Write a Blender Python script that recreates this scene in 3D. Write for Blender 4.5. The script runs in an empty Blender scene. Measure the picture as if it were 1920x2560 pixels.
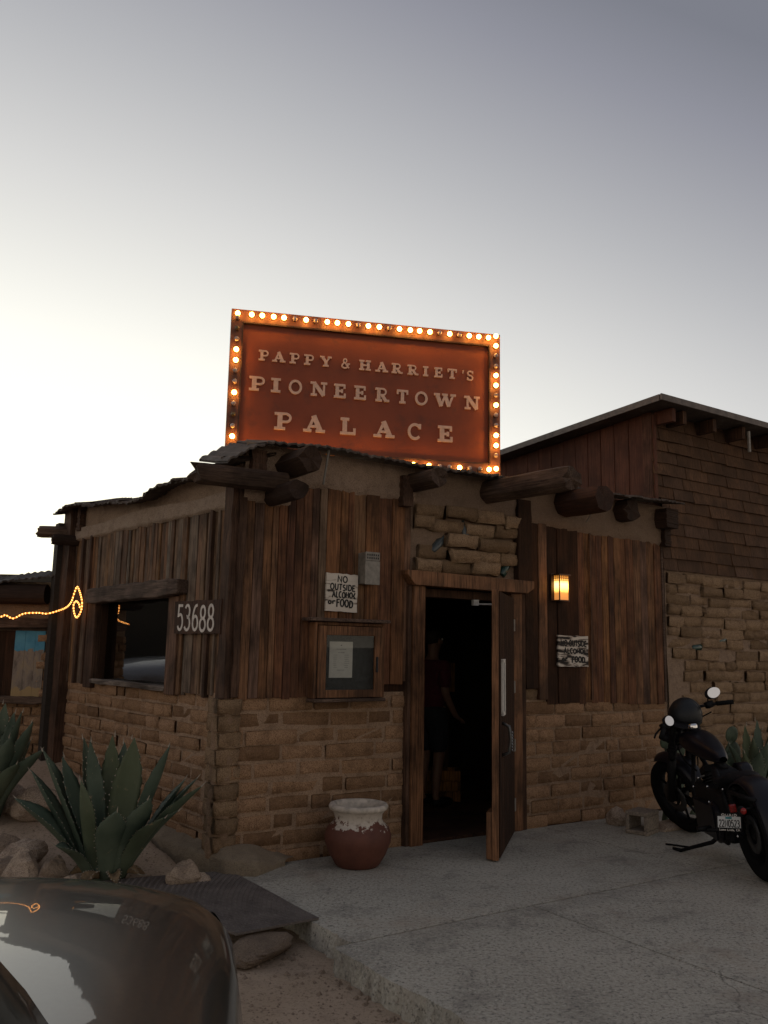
import bpy, math, random
from mathutils import Vector, Matrix, noise
random.seed(11)
R = random.uniform
RAD = math.radians
SC = bpy.context.scene
COL = SC.collection

# ------------------------------------------------------------------ camera
F_PX, EYE, PITCH, ROLL = 2145.0, 1.55, RAD(9.0), RAD(1.1)
_cd = bpy.data.cameras.new('camera')
CAM = bpy.data.objects.new('camera', _cd)
COL.objects.link(CAM)
SC.camera = CAM
_cd.sensor_fit = 'VERTICAL'
_cd.sensor_height = 36.0
_cd.lens = 36.0 * F_PX / 2560.0
_cd.clip_start, _cd.clip_end = 0.05, 5000
CAM.matrix_world = Matrix.Translation((0, 0, EYE)) @ Matrix.Rotation(PITCH + math.pi / 2, 4, 'X') @ Matrix.Rotation(ROLL, 4, 'Z')
_fw = Vector((0, math.cos(PITCH), math.sin(PITCH)))
_up0 = Vector((1, 0, 0)).cross(_fw)
_rt = Vector((1, 0, 0)) * math.cos(ROLL) + _up0 * math.sin(ROLL)
_up = -Vector((1, 0, 0)) * math.sin(ROLL) + _up0 * math.cos(ROLL)

def sight(px, py):                       # survey helper: direction of a photograph pixel
    return (_rt * ((px - 960) / F_PX) + _up * ((1280 - py) / F_PX) + _fw).normalized()

def at(px, py, y):                       # the point of that sight line at distance y
    d = sight(px, py)
    return Vector((0, 0, EYE)) + d * (y / d.y)

def on_ground(px, py, z=0.0):
    d = sight(px, py)
    return Vector((0, 0, EYE)) + d * ((z - EYE) / d.z)

# ------------------------------------------------------------------ sky, sun, exposure
SUN_AZ = -31.0
W = bpy.data.worlds.new('World')
SC.world = W
W.use_nodes = True
_nt = W.node_tree
_bg = _nt.nodes['Background']
_sky = _nt.nodes.new('ShaderNodeTexSky')
_sky.sky_type = 'NISHITA'
_sky.sun_disc = False
_sky.sun_elevation = RAD(-3.0)
_sky.sun_rotation = RAD(SUN_AZ)
_sky.altitude = 1200
_sky.air_density, _sky.dust_density, _sky.ozone_density = 1.0, 1.0, 1.0
_hs = _nt.nodes.new('ShaderNodeHueSaturation')       # brightness of the clear-sky model ...
_hs.inputs['Saturation'].default_value = 0.0
_nt.links.new(_sky.outputs[0], _hs.inputs['Color'])
def _m(op, a, b=0.0, c=0.0):
    x = _nt.nodes.new('ShaderNodeMath')
    x.operation = op
    for i, v in enumerate((a, b, c)):
        if hasattr(v, 'node'): _nt.links.new(v, x.inputs[i])
        else: x.inputs[i].default_value = v
    return x.outputs[0]
_lum = _m('MULTIPLY_ADD', _m('POWER', _m('MULTIPLY', _hs.outputs[0], 1 / 0.0955), 0.4), 1.70, -1.378)
_tr = _nt.nodes.new('ShaderNodeValToRGB')              # ... tinted lavender when dim to cream when bright
_te = _tr.color_ramp.elements
_stops = [(0.0, (0.0, 0.0, 0.0)), (0.21, (0.207, 0.216, 0.256)), (0.29, (0.283, 0.289, 0.336)), (0.48, (0.474, 0.479, 0.499)), (0.68, (0.685, 0.682, 0.672)),
          (0.88, (0.885, 0.876, 0.825)), (1.05, (1.06, 1.045, 0.96)), (1.5, (1.55, 1.46, 1.12))]
while len(_te) < len(_stops): _te.new(0.5)
for _e, (p, c) in zip(_te, _stops):
    _e.position = p / 1.5
    _e.color = c + (1,)
_nt.links.new(_m('DIVIDE', _lum, 1.5), _tr.inputs['Fac'])
_vm = _nt.nodes.new('ShaderNodeVectorMath')
_vm.operation = 'SCALE'
_vm.inputs['Scale'].default_value = 10.0
_nt.links.new(_tr.outputs['Color'], _vm.inputs[0])
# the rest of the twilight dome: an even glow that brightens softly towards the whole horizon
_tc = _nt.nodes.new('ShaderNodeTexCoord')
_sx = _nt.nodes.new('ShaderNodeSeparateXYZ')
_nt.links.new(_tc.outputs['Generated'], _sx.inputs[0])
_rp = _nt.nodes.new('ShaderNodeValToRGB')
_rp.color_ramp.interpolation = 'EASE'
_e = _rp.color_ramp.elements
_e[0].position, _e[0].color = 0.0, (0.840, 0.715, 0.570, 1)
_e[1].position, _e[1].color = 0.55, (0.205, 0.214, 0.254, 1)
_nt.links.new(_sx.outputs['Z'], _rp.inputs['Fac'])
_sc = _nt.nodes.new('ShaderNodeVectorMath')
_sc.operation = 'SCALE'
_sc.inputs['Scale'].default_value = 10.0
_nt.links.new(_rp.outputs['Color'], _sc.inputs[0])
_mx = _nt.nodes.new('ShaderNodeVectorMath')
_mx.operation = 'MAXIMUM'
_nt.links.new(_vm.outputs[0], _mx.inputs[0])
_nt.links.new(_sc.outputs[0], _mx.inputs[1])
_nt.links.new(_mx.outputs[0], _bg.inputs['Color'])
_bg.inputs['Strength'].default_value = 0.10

_sl = bpy.data.lights.new('sun', 'SUN')
_sl.energy, _sl.angle, _sl.color = 0.06, RAD(12), (1.0, 0.86, 0.7)
SUN = bpy.data.objects.new('sun', _sl)
COL.objects.link(SUN)
_az = RAD(-SUN_AZ)
_sd = Vector((-math.sin(_az), math.cos(_az), math.tan(RAD(2.0)))).normalized()   # towards the set sun
SUN.rotation_euler = _sd.to_track_quat('Z', 'Y').to_euler()

SC.view_settings.view_transform = 'Standard'
SC.view_settings.look = 'None'
SC.view_settings.gamma = 1.0
SC.view_settings.use_curve_mapping = False
SC.view_settings.exposure = 0.0
SC.render.engine = 'CYCLES'
SC.cycles.use_denoising = True
SC.cycles.max_bounces = 8
SC.cycles.sample_clamp_indirect = 4.0

# ------------------------------------------------------------------ frames of reference
class Frame:
    def __init__(s, o, deg):
        a = RAD(deg)
        s.o = Vector((o[0], o[1], 0)); s.u = Vector((math.cos(a), math.sin(a), 0)); s.n = Vector((math.sin(a), -math.cos(a), 0))
    def P(s, u, v, n=0.0):
        return s.o + s.u * u + s.n * n + Vector((0, 0, v))
    def M(s, u=0, v=0, n=0):             # local x = along, y = into the wall, z = up
        p = s.P(u, v, n)
        return Matrix(((s.u.x, -s.n.x, 0, p.x), (s.u.y, -s.n.y, 0, p.y), (0, 0, 1, p.z), (0, 0, 0, 1)))

FF = Frame((-0.7094, 6.5556), 34.0)              # front wall
LL = Frame((-1.0818, 6.3043), 310.0)             # left wall, u runs 0 .. -3.3 away
MM = Frame((-3.1, 9.0), 0.0)                     # low building at the far left
KK = Frame(FF.P(4.29, 0), 304.0)                 # gable wall of the barn

# ------------------------------------------------------------------ object helpers
WM = {}
def place(o, parent=None, M=None, local=False):
    COL.objects.link(o)
    M = M or Matrix.Identity(4)
    o.matrix_basis = M
    if parent is None:
        WM[o] = M
    else:
        o.parent = parent
        if local:
            WM[o] = WM[parent] @ M
        else:
            o.matrix_parent_inverse = WM[parent].inverted()
            WM[o] = M
    return o

def tag(o, label=None, cat=None, group=None, kind=None):
    if label: o['label'] = label
    if cat: o['category'] = cat
    if group: o['group'] = group
    if kind: o['kind'] = kind
    return o

def thing(name, label, cat, loc=(0, 0, 0), rot=None, group=None):
    o = bpy.data.objects.new(name, None)
    o.empty_display_size = 0.1
    M = Matrix.Translation(Vector(loc))
    if rot is not None: M = M @ rot
    place(o, None, M)
    return tag(o, label, cat, group)

class MB:
    def __init__(s): s.v, s.f = [], []
    def add(s, vs, fs, M=None):
        b = len(s.v)
        s.v += [(M @ Vector(p)) if M else Vector(p) for p in vs]
        s.f += [tuple(i + b for i in f) for f in fs]
        return s
    def box(s, c, d, M=None):
        x, y, z = d[0] / 2, d[1] / 2, d[2] / 2
        vs = [(c[0] + i * x, c[1] + j * y, c[2] + k * z) for k in (-1, 1) for j in (-1, 1) for i in (-1, 1)]
        return s.add(vs, [(0, 2, 3, 1), (4, 5, 7, 6), (0, 1, 5, 4), (2, 6, 7, 3), (0, 4, 6, 2), (1, 3, 7, 5)], M)
    def fbox(s, fr, u0, u1, v0, v1, n0, n1):      # box in a frame
        return s.box(((u0 + u1) / 2, -(n0 + n1) / 2, (v0 + v1) / 2), (abs(u1 - u0), abs(n1 - n0), abs(v1 - v0)), fr.M())
    def prism(s, poly, y0, y1, M=None):           # poly in x,z extruded along y
        n = len(poly)
        vs = [(p[0], y0, p[1]) for p in poly] + [(p[0], y1, p[1]) for p in poly]
        fs = [tuple(range(n)), tuple(range(2 * n - 1, n - 1, -1))]
        fs += [(i, i + n, (i + 1) % n + n, (i + 1) % n) for i in range(n)]
        return s.add(vs, fs, M)
    def tube(s, pts, rad, seg=8, cap=True, M=None, squash=1.0):
        pts = [Vector(p) for p in pts]
        n = len(pts); vs, fs = [], []
        if not hasattr(rad, '__len__'): rad = [rad] * n
        side = None
        for i, p in enumerate(pts):
            d = (pts[min(i + 1, n - 1)] - pts[max(i - 1, 0)]).normalized()
            if side is None:
                side = d.cross(Vector((0, 0, 1)))
                if side.length < 0.05: side = d.cross(Vector((0, 1, 0)))
            side = (side - d * side.dot(d)).normalized()
            up = side.cross(d)
            for k in range(seg):
                a = 2 * math.pi * k / seg
                vs.append(p + (side * math.cos(a) + up * math.sin(a) * squash) * rad[i])
        for i in range(n - 1):
            for k in range(seg):
                a, b = i * seg + k, i * seg + (k + 1) % seg
                fs.append((a, b, b + seg, a + seg))
        if cap:
            fs.append(tuple(range(seg - 1, -1, -1)))
            fs.append(tuple(range((n - 1) * seg, n * seg)))
        return s.add(vs, fs, M)
    def lathe(s, prof, seg=24, M=None, closed=False):
        vs, fs = [], []
        n = len(prof)
        for r, z in prof:
            for k in range(seg):
                a = 2 * math.pi * k / seg
                vs.append((r * math.cos(a), r * math.sin(a), z))
        for i in range(n if closed else n - 1):
            for k in range(seg):
                a, b = i * seg + k, i * seg + (k + 1) % seg
                c, d = ((i + 1) % n) * seg + (k + 1) % seg, ((i + 1) % n) * seg + k
                fs.append((a, b, c, d))
        return s.add(vs, fs, M)
    def ball(s, c, r, seg=12, rings=8, M=None):
        r = r if hasattr(r, '__len__') else (r, r, r)
        vs, fs = [], []
        for i in range(1, rings):
            t = math.pi * i / rings
            for k in range(seg):
                a = 2 * math.pi * k / seg
                vs.append((c[0] + r[0] * math.sin(t) * math.cos(a), c[1] + r[1] * math.sin(t) * math.sin(a), c[2] + r[2] * math.cos(t)))
        top, bot = len(vs), len(vs) + 1
        vs += [(c[0], c[1], c[2] + r[2]), (c[0], c[1], c[2] - r[2])]
        for i in range(rings - 2):
            for k in range(seg):
                a, b = i * seg + k, i * seg + (k + 1) % seg
                fs.append((a, a + seg, b + seg, b))
        for k in range(seg):
            fs.append((top, k, (k + 1) % seg))
            q = (rings - 2) * seg
            fs.append((bot, q + (k + 1) % seg, q + k))
        return s.add(vs, fs, M)
    def grid(s, fn, nu, nv, M=None):
        vs = [fn(i / nu, j / nv) for j in range(nv + 1) for i in range(nu + 1)]
        fs = [(j * (nu + 1) + i, j * (nu + 1) + i + 1, (j + 1) * (nu + 1) + i + 1, (j + 1) * (nu + 1) + i) for j in range(nv) for i in range(nu)]
        return s.add(vs, fs, M)
    def mesh(s, name, mat=None, smooth=False):
        me = bpy.data.meshes.new(name)
        me.from_pydata([tuple(p) for p in s.v], [], s.f)
        me.update()
        if mat: me.materials.append(mat)
        if smooth: me.polygons.foreach_set('use_smooth', [True] * len(me.polygons))
        return me
    def build(s, name, mat, parent=None, smooth=False, local=False, M=None, bevel=0, subsurf=0):
        o = bpy.data.objects.new(name, s.mesh(name, mat, smooth))
        place(o, parent, M, local)
        if subsurf:
            m = o.modifiers.new('smooth', 'SUBSURF'); m.levels = m.render_levels = subsurf
        if bevel:
            m = o.modifiers.new('bevel', 'BEVEL'); m.width = bevel; m.segments = 2; m.limit_method = 'ANGLE'
        return o

def inst(name, me, parent, M, local=False):
    o = bpy.data.objects.new(name, me)
    return place(o, parent, M, local)

# ------------------------------------------------------------------ materials
class NT:
    def __init__(s, name):
        s.m = bpy.data.materials.new(name); s.m.use_nodes = True
        s.t = s.m.node_tree; s.b = s.t.nodes['Principled BSDF']; s.out = s.t.nodes['Material Output']
    def n(s, typ, **kw):
        x = s.t.nodes.new(typ)
        for k, v in kw.items(): setattr(x, k, v)
        return x
    def l(s, a, b): s.t.links.new(a, b)
    def setv(s, **kw):
        for k, v in kw.items(): s.b.inputs[k.replace('_', ' ')].default_value = v
    def noise(s, vec, scale, detail=4, rough=0.55, dist=0.0):
        x = s.n('ShaderNodeTexNoise'); x.inputs['Scale'].default_value = scale; x.inputs['Detail'].default_value = detail
        x.inputs['Roughness'].default_value = rough; x.inputs['Distortion'].default_value = dist
        s.l(vec, x.inputs['Vector']); return x.outputs['Fac']
    def ramp(s, fac, stops):
        x = s.n('ShaderNodeValToRGB'); e = x.color_ramp.elements
        while len(e) < len(stops): e.new(0.5)
        for i, (p, c) in enumerate(stops):
            e[i].position = p; e[i].color = (c if hasattr(c, '__len__') else (c, c, c)) + ((1,) if not hasattr(c, '__len__') or len(c) == 3 else ())
        s.l(fac, x.inputs['Fac']); return x.outputs['Color']
    def mix(s, a, b, fac, mode='MIX'):
        x = s.n('ShaderNodeMix', data_type='RGBA', blend_type=mode)
        for inp, v in (('Factor', fac),):
            if hasattr(v, 'node'): s.l(v, x.inputs[0])
            else: x.inputs[0].default_value = v
        for idx, v in ((6, a), (7, b)):
            if hasattr(v, 'node'): s.l(v, x.inputs[idx])
            else: x.inputs[idx].default_value = tuple(v) + (1,) if len(v) == 3 else v
        return x.outputs[2]
    def math(s, op, a, b=0.0):
        x = s.n('ShaderNodeMath', operation=op)
        for i, v in enumerate((a, b)):
            if hasattr(v, 'node'): s.l(v, x.inputs[i])
            else: x.inputs[i].default_value = v
        return x.outputs[0]
    def pos(s, scale=(1, 1, 1), obj=False, rnd=0.0):
        if obj: v = s.n('ShaderNodeTexCoord').outputs['Object']
        else: v = s.n('ShaderNodeNewGeometry').outputs['Position']
        if rnd:
            oi = s.n('ShaderNodeObjectInfo'); a = s.n('ShaderNodeVectorMath', operation='ADD')
            k = s.math('MULTIPLY', oi.outputs['Random'], rnd); s.l(v, a.inputs[0]); s.l(k, a.inputs[1]); v = a.outputs[0]
        mp = s.n('ShaderNodeVectorMath', operation='MULTIPLY'); s.l(v, mp.inputs[0]); mp.inputs[1].default_value = scale
        return mp.outputs[0]
    def rnd(s): return s.n('ShaderNodeObjectInfo').outputs['Random']
    def bump(s, h, strength=0.4, dist=0.01):
        x = s.n('ShaderNodeBump'); x.inputs['Strength'].default_value = strength; x.inputs['Distance'].default_value = dist
        s.l(h, x.inputs['Height']); s.l(x.outputs[0], s.b.inputs['Normal'])
    def color(s, c):
        if hasattr(c, 'node'): s.l(c, s.b.inputs['Base Color'])
        else: s.b.inputs['Base Color'].default_value = tuple(c) + (1,)

def mat_plain(name, c, rough=0.6, metal=0.0, coat=0.0, noise_amt=0.25, scale=30, spec=0.5):
    k = NT(name); k.setv(Roughness=rough, Metallic=metal, Specular_IOR_Level=spec)
    if coat: k.setv(Coat_Weight=coat, Coat_Roughness=0.04)
    f = k.noise(k.pos(), scale, 5)
    d = tuple(x * (1 - noise_amt) for x in c); e = tuple(min(1, x * (1 + noise_amt)) for x in c)
    k.color(k.ramp(f, [(0.3, d), (0.7, e)]))
    return k.m

def mat_emit(name, c, strength):
    k = NT(name); k.color((0.02, 0.02, 0.02)); k.b.inputs['Emission Color'].default_value = tuple(c) + (1,); k.b.inputs['Emission Strength'].default_value = strength
    return k.m

def mat_adobe(name, lo, hi, dark):
    k = NT(name); k.setv(Roughness=0.95, Specular_IOR_Level=0.15)
    p = k.pos()
    big = k.ramp(k.noise(p, 2.3, 3), [(0.3, lo), (0.72, hi)])
    per = k.ramp(k.rnd(), [(0.0, tuple(0.62 * x for x in lo)), (0.5, hi), (1.0, (hi[0] * 1.1, hi[1] * 1.12, hi[2] * 1.18))])
    c = k.mix(big, per, 0.75)
    spk = k.noise(p, 130, 6, 0.7)
    c = k.mix(c, dark, k.ramp(spk, [(0.36, 0.9), (0.53, 0.0)]))
    c = k.mix(c, (0.62, 0.5, 0.38), k.ramp(k.noise(p, 150, 4, 0.7), [(0.60, 0.0), (0.72, 0.6)]))
    c = k.mix(c, dark, k.ramp(k.noise(p, 9, 5, 0.65), [(0.3, 0.55), (0.52, 0.0)]))
    k.color(c)
    h = k.math('ADD', k.math('MULTIPLY', k.noise(p, 14, 5, 0.6), 1.6), k.math('MULTIPLY', spk, 0.55))
    k.bump(h, 0.9, 0.026)
    return k.m

def mat_wood(name, cols, grain=(26, 26, 1.0), obj=False, rough=0.8, worn=0.5, pale=(0.3, 0.24, 0.19), dark=(0.02, 0.012, 0.008)):
    k = NT(name); k.setv(Roughness=rough, Specular_IOR_Level=0.2)
    p = k.pos(grain, obj, 37.0)
    per = k.ramp(k.rnd(), [(i / (len(cols) - 1), c) for i, c in enumerate(cols)])
    g1 = k.noise(p, 3.0, 6, 0.65, 0.6)
    g2 = k.noise(p, 9.0, 4, 0.6)
    c = k.mix(per, dark, k.ramp(g1, [(0.30, 0.92), (0.6, 0.0)]))
    c = k.mix(c, pale, k.math('MULTIPLY', k.ramp(g2, [(0.56, 0.0), (0.78, 0.65)]), worn))
    q = k.pos((1.5, 1.5, 1.1) if not obj else (1.2, 2, 2), obj, 11.0)
    c = k.mix(c, dark, k.ramp(k.noise(q, 2.4, 4, 0.6), [(0.35, 0.72), (0.6, 0.0)]))
    k.color(c)
    k.bump(k.math('ADD', g1, k.math('MULTIPLY', g2, 0.5)), 0.55, 0.008)
    return k.m

ADOBE = mat_adobe('adobe', (0.333, 0.191, 0.103), (0.468, 0.283, 0.159), (0.135, 0.075, 0.041))
ADOBE_PALE = mat_adobe('weathered_adobe', (0.292, 0.19, 0.108), (0.398, 0.267, 0.158), (0.129, 0.08, 0.047))
MORTAR = mat_adobe('mud_mortar', (0.386, 0.252, 0.16), (0.48, 0.328, 0.216), (0.199, 0.129, 0.082))
PLASTER = mat_adobe('mud_plaster', (0.30, 0.205, 0.14), (0.40, 0.285, 0.20), (0.19, 0.13, 0.09))
KERBMUD = mat_adobe('grey_mud', (0.36, 0.285, 0.20), (0.46, 0.375, 0.27), (0.2, 0.155, 0.11))
PLASTER_PALE = mat_adobe('pale_mud_render', (0.34, 0.25, 0.18), (0.42, 0.32, 0.24), (0.2, 0.14, 0.1))
PLANK_GREY = mat_wood('weathered_plank', [(0.232, 0.155, 0.101), (0.341, 0.178, 0.078), (0.202, 0.109, 0.065), (0.264, 0.209, 0.155), (0.248, 0.124, 0.065), (0.31, 0.194, 0.109)], worn=0.55)
PLANK_RED = mat_wood('stained_plank', [(0.223, 0.096, 0.048), (0.363, 0.169, 0.068), (0.154, 0.067, 0.039), (0.266, 0.118, 0.059), (0.209, 0.125, 0.089), (0.307, 0.147, 0.065), (0.14, 0.07, 0.048)], worn=0.25, pale=(0.30, 0.18, 0.1))
PLANK_BLACK = mat_wood('dark_stained_plank', [(0.05, 0.025, 0.014), (0.07, 0.033, 0.018)], worn=0.1, rough=0.95)
TRIM = mat_wood('brown_trim', [(0.275, 0.13, 0.063), (0.31, 0.149, 0.073)], worn=0.15, rough=0.65, pale=(0.36, 0.2, 0.1))
POST = mat_wood('dark_post', [(0.116, 0.065, 0.043), (0.139, 0.078, 0.05)], worn=0.25, pale=(0.16, 0.11, 0.08))
LOG = mat_wood('old_log', [(0.123, 0.078, 0.056), (0.167, 0.106, 0.073), (0.1, 0.065, 0.047)], grain=(1.2, 30, 30), obj=True, worn=0.6, pale=(0.25, 0.19, 0.15))
LOG_DARK = mat_wood('dark_log', [(0.05, 0.03, 0.022), (0.06, 0.034, 0.022)], grain=(1.2, 30, 30), obj=True, worn=0.2, pale=(0.12, 0.08, 0.06))
BARN = mat_wood('red_brown_board', [(0.142, 0.059, 0.038), (0.162, 0.067, 0.042), (0.13, 0.054, 0.036)], worn=0.1, pale=(0.17, 0.09, 0.065), dark=(0.06, 0.027, 0.019))
SHINGLE = mat_wood('brown_shingle', [(0.132, 0.067, 0.035), (0.161, 0.085, 0.045), (0.109, 0.057, 0.031), (0.144, 0.082, 0.052)], worn=0.1, pale=(0.2, 0.12, 0.08), dark=(0.05, 0.028, 0.016))
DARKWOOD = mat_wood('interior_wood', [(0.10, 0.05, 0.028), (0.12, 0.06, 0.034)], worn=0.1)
GREYWOOD = mat_wood('grey_beam', [(0.155, 0.105, 0.078), (0.186, 0.124, 0.093)], grain=(1.2, 30, 30), obj=True, worn=0.5, pale=(0.22, 0.18, 0.15))

def mat_roof():
    k = NT('rusty_roof_sheet'); k.setv(Roughness=0.75)
    p = k.pos()
    c = k.ramp(k.noise(p, 6, 6, 0.7), [(0.3, (0.035, 0.027, 0.022)), (0.55, (0.075, 0.055, 0.042)), (0.75, (0.15, 0.13, 0.115))])
    k.color(c); k.bump(k.noise(p, 40, 5), 0.6, 0.01)
    return k.m
ROOF = mat_roof()
EDGE_METAL = mat_plain('galvanised_edge', (0.22, 0.21, 0.2), 0.5, 0.6)

def mat_concrete():
    k = NT('concrete'); k.setv(Roughness=0.9, Specular_IOR_Level=0.25)
    p = k.pos()
    c = k.ramp(k.noise(p, 0.9, 5, 0.62), [(0.3, (0.355, 0.33, 0.272)), (0.7, (0.49, 0.46, 0.385))])
    c = k.mix(c, (0.56, 0.53, 0.45), k.ramp(k.noise(p, 62, 4, 0.75), [(0.48, 0.0), (0.62, 0.9)]))
    c = k.mix(c, (0.34, 0.25, 0.215), k.ramp(k.noise(p, 31, 4, 0.7), [(0.58, 0.0), (0.70, 0.6)]))
    c = k.mix(c, (0.10, 0.097, 0.09), k.ramp(k.noise(p, 44, 6, 0.8), [(0.36, 0.95), (0.49, 0.0)]))
    c = k.mix(c, (0.11, 0.10, 0.092), k.ramp(k.noise(p, 3.6, 7, 0.74, 0.5), [(0.33, 0.42), (0.48, 0.0)]))
    c = k.mix(c, (0.35, 0.275, 0.205), k.ramp(k.noise(p, 1.5, 5, 0.65), [(0.54, 0.0), (0.74, 0.55)]))
    # faint tyre tracks crossing the slab
    wv = k.n('ShaderNodeTexWave'); wv.wave_type = 'BANDS'; wv.bands_direction = 'X'
    rot = k.n('ShaderNodeMapping'); rot.inputs['Rotation'].default_value = (0, 0, RAD(52)); k.l(p, rot.inputs['Vector']); k.l(rot.outputs[0], wv.inputs['Vector'])
    wv.inputs['Scale'].default_value = 0.21; wv.inputs['Distortion'].default_value = 1.2; wv.inputs['Detail'].default_value = 2; wv.inputs['Detail Scale'].default_value = .6
    tr = k.math('MULTIPLY', k.ramp(wv.outputs['Fac'], [(0.90, 0.0), (0.99, 0.32)]), k.ramp(k.noise(p, 8, 5, .7), [(.38, 0.0), (.6, 1.0)]))
    c = k.mix(c, (0.12, 0.11, 0.10), tr)
    vo = k.n('ShaderNodeTexVoronoi'); vo.feature = 'DISTANCE_TO_EDGE'; vo.inputs['Scale'].default_value = 0.42
    wob = k.n('ShaderNodeVectorMath', operation='ADD'); nz = k.n('ShaderNodeTexNoise'); nz.inputs['Scale'].default_value = 4; nz.inputs['Detail'].default_value = 5; k.l(p, nz.inputs['Vector'])
    sc = k.n('ShaderNodeVectorMath', operation='SCALE'); sc.inputs['Scale'].default_value = .28; k.l(nz.outputs['Color'], sc.inputs[0]); k.l(p, wob.inputs[0]); k.l(sc.outputs[0], wob.inputs[1]); k.l(wob.outputs[0], vo.inputs['Vector'])
    crack = k.math('MULTIPLY', k.ramp(vo.outputs['Distance'], [(0.0, 1.0), (0.0035, 0.0)]), k.ramp(k.noise(p, .8, 3), [(.55, 0.0), (.6, .6)]))
    c = k.mix(c, (0.07, 0.065, 0.06), crack)
    k.color(c); k.bump(k.math('SUBTRACT', k.noise(p, 90, 6, 0.75), crack), 0.7, 0.008)
    return k.m
CONCRETE = mat_concrete()

def mat_dirt():
    k = NT('desert_dirt'); k.setv(Roughness=1.0, Specular_IOR_Level=0.1)
    p = k.pos()
    c = k.ramp(k.noise(p, 1.7, 5, 0.6), [(0.3, (0.50, 0.375, 0.265)), (0.7, (0.62, 0.48, 0.36))])
    c = k.mix(c, (0.2, 0.145, 0.10), k.ramp(k.noise(p, 46, 6, 0.8), [(0.35, 0.9), (0.47, 0.0)]))
    c = k.mix(c, (0.55, 0.46, 0.37), k.ramp(k.noise(p, 95, 4, 0.7), [(0.58, 0.0), (0.72, 0.6)]))
    c = k.mix(c, (0.2, 0.145, 0.105), k.ramp(k.noise(p, 7, 5, 0.7), [(0.3, 0.3), (0.45, 0.0)]))
    k.color(c); k.bump(k.math('ADD', k.noise(p, 22, 6, 0.7), k.noise(p, 110, 4, 0.7)), 0.8, 0.03)
    return k.m
DIRT = mat_dirt()
ROCK = mat_adobe('granite_rock', (0.386, 0.287, 0.205), (0.538, 0.421, 0.316), (0.175, 0.129, 0.099))

def mat_thin_glass(name, tint=(0.9, 0.95, 0.95), ior=1.5, rough=0.0, gain=1.6):
    k = NT(name)
    tr = k.n('ShaderNodeBsdfTransparent'); tr.inputs[0].default_value = tint + (1,)
    gl = k.n('ShaderNodeBsdfGlossy'); gl.inputs['Roughness'].default_value = rough
    fr = k.n('ShaderNodeFresnel'); fr.inputs[0].default_value = ior
    mx = k.n('ShaderNodeMixShader'); k.l(k.math('MULTIPLY', fr.outputs[0], gain), mx.inputs[0]); k.l(tr.outputs[0], mx.inputs[1]); k.l(gl.outputs[0], mx.inputs[2])
    k.l(mx.outputs[0], k.out.inputs[0])
    return k.m
PANE = mat_thin_glass('window_glass', (0.6, 0.62, 0.6), gain=2.0)
CASEGLASS = mat_thin_glass('case_glass', (0.93, 0.94, 0.93), gain=0.35)

BLACK = mat_plain('flat_black', (0.012, 0.012, 0.013), 0.6)
INK = mat_plain('black_paint', (0.014, 0.013, 0.012), 0.8)
STEEL = mat_plain('steel', (0.5, 0.49, 0.47), 0.35, 1.0)
DULL_STEEL = mat_plain('dull_grey_metal', (0.24, 0.22, 0.19), 0.6, 0.2)
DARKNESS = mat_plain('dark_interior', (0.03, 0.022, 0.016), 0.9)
WHITE_PAINT = mat_plain('white_paint', (0.72, 0.68, 0.62), 0.7, noise_amt=0.12)
# ================================================================== ground
def sstep(a, b, x):
    t = max(0.0, min(1.0, (x - a) / (b - a))); return t * t * (3 - 2 * t)
def slab_side(x, y):                     # >0 on the dirt side of the pavement's left edge
    q = Vector((x, y, 0)) - FF.o
    return -0.58 - q.dot(FF.u)
def ground_z(x, y):
    base = -0.13
    w = sstep(-0.02, 0.14, slab_side(x, y))
    bed = max(0.0, min(0.52, 0.150 * (y - 5.35))) if y > 5.35 else 0.0
    if y > 12: bed *= max(0.0, 1 - (y - 12) / 8)
    r = math.hypot(x, y - 5)
    z = base + w * bed
    if r < 30:
        k = w if y > 4.6 else sstep(-0.02, 0.1, slab_side(x, y))
        z += k * (0.035 * noise.noise(Vector((x * 1.1, y * 1.1, 3.0))) + 0.012 * noise.noise(Vector((x * 5, y * 5, 1.0))) + 0.005 * noise.noise(Vector((x * 17, y * 17, 5.0))))
    return z
def axis(lo, hi, step, far):
    a = [lo + i * step for i in range(int((hi - lo) / step) + 1)]
    s, x = step, a[-1]
    while x < far: s *= 1.35; x += s; a.append(x)
    s, x = step, a[0]
    while x > -far: s *= 1.35; x -= s; a.insert(0, x)
    return a
gx, gy = axis(-5.0, 1.6, 0.045, 2500), axis(1.4, 9.6, 0.045, 2500)
vs = [(x, y, ground_z(x, y)) for y in gy for x in gx]
nx = len(gx)
fs = [(j * nx + i, j * nx + i + 1, (j + 1) * nx + i + 1, (j + 1) * nx + i) for j in range(len(gy) - 1) for i in range(nx - 1)]
m = MB(); m.add(vs, fs)
GROUND = tag(m.build('ground', DIRT, smooth=True), kind='structure')

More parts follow.
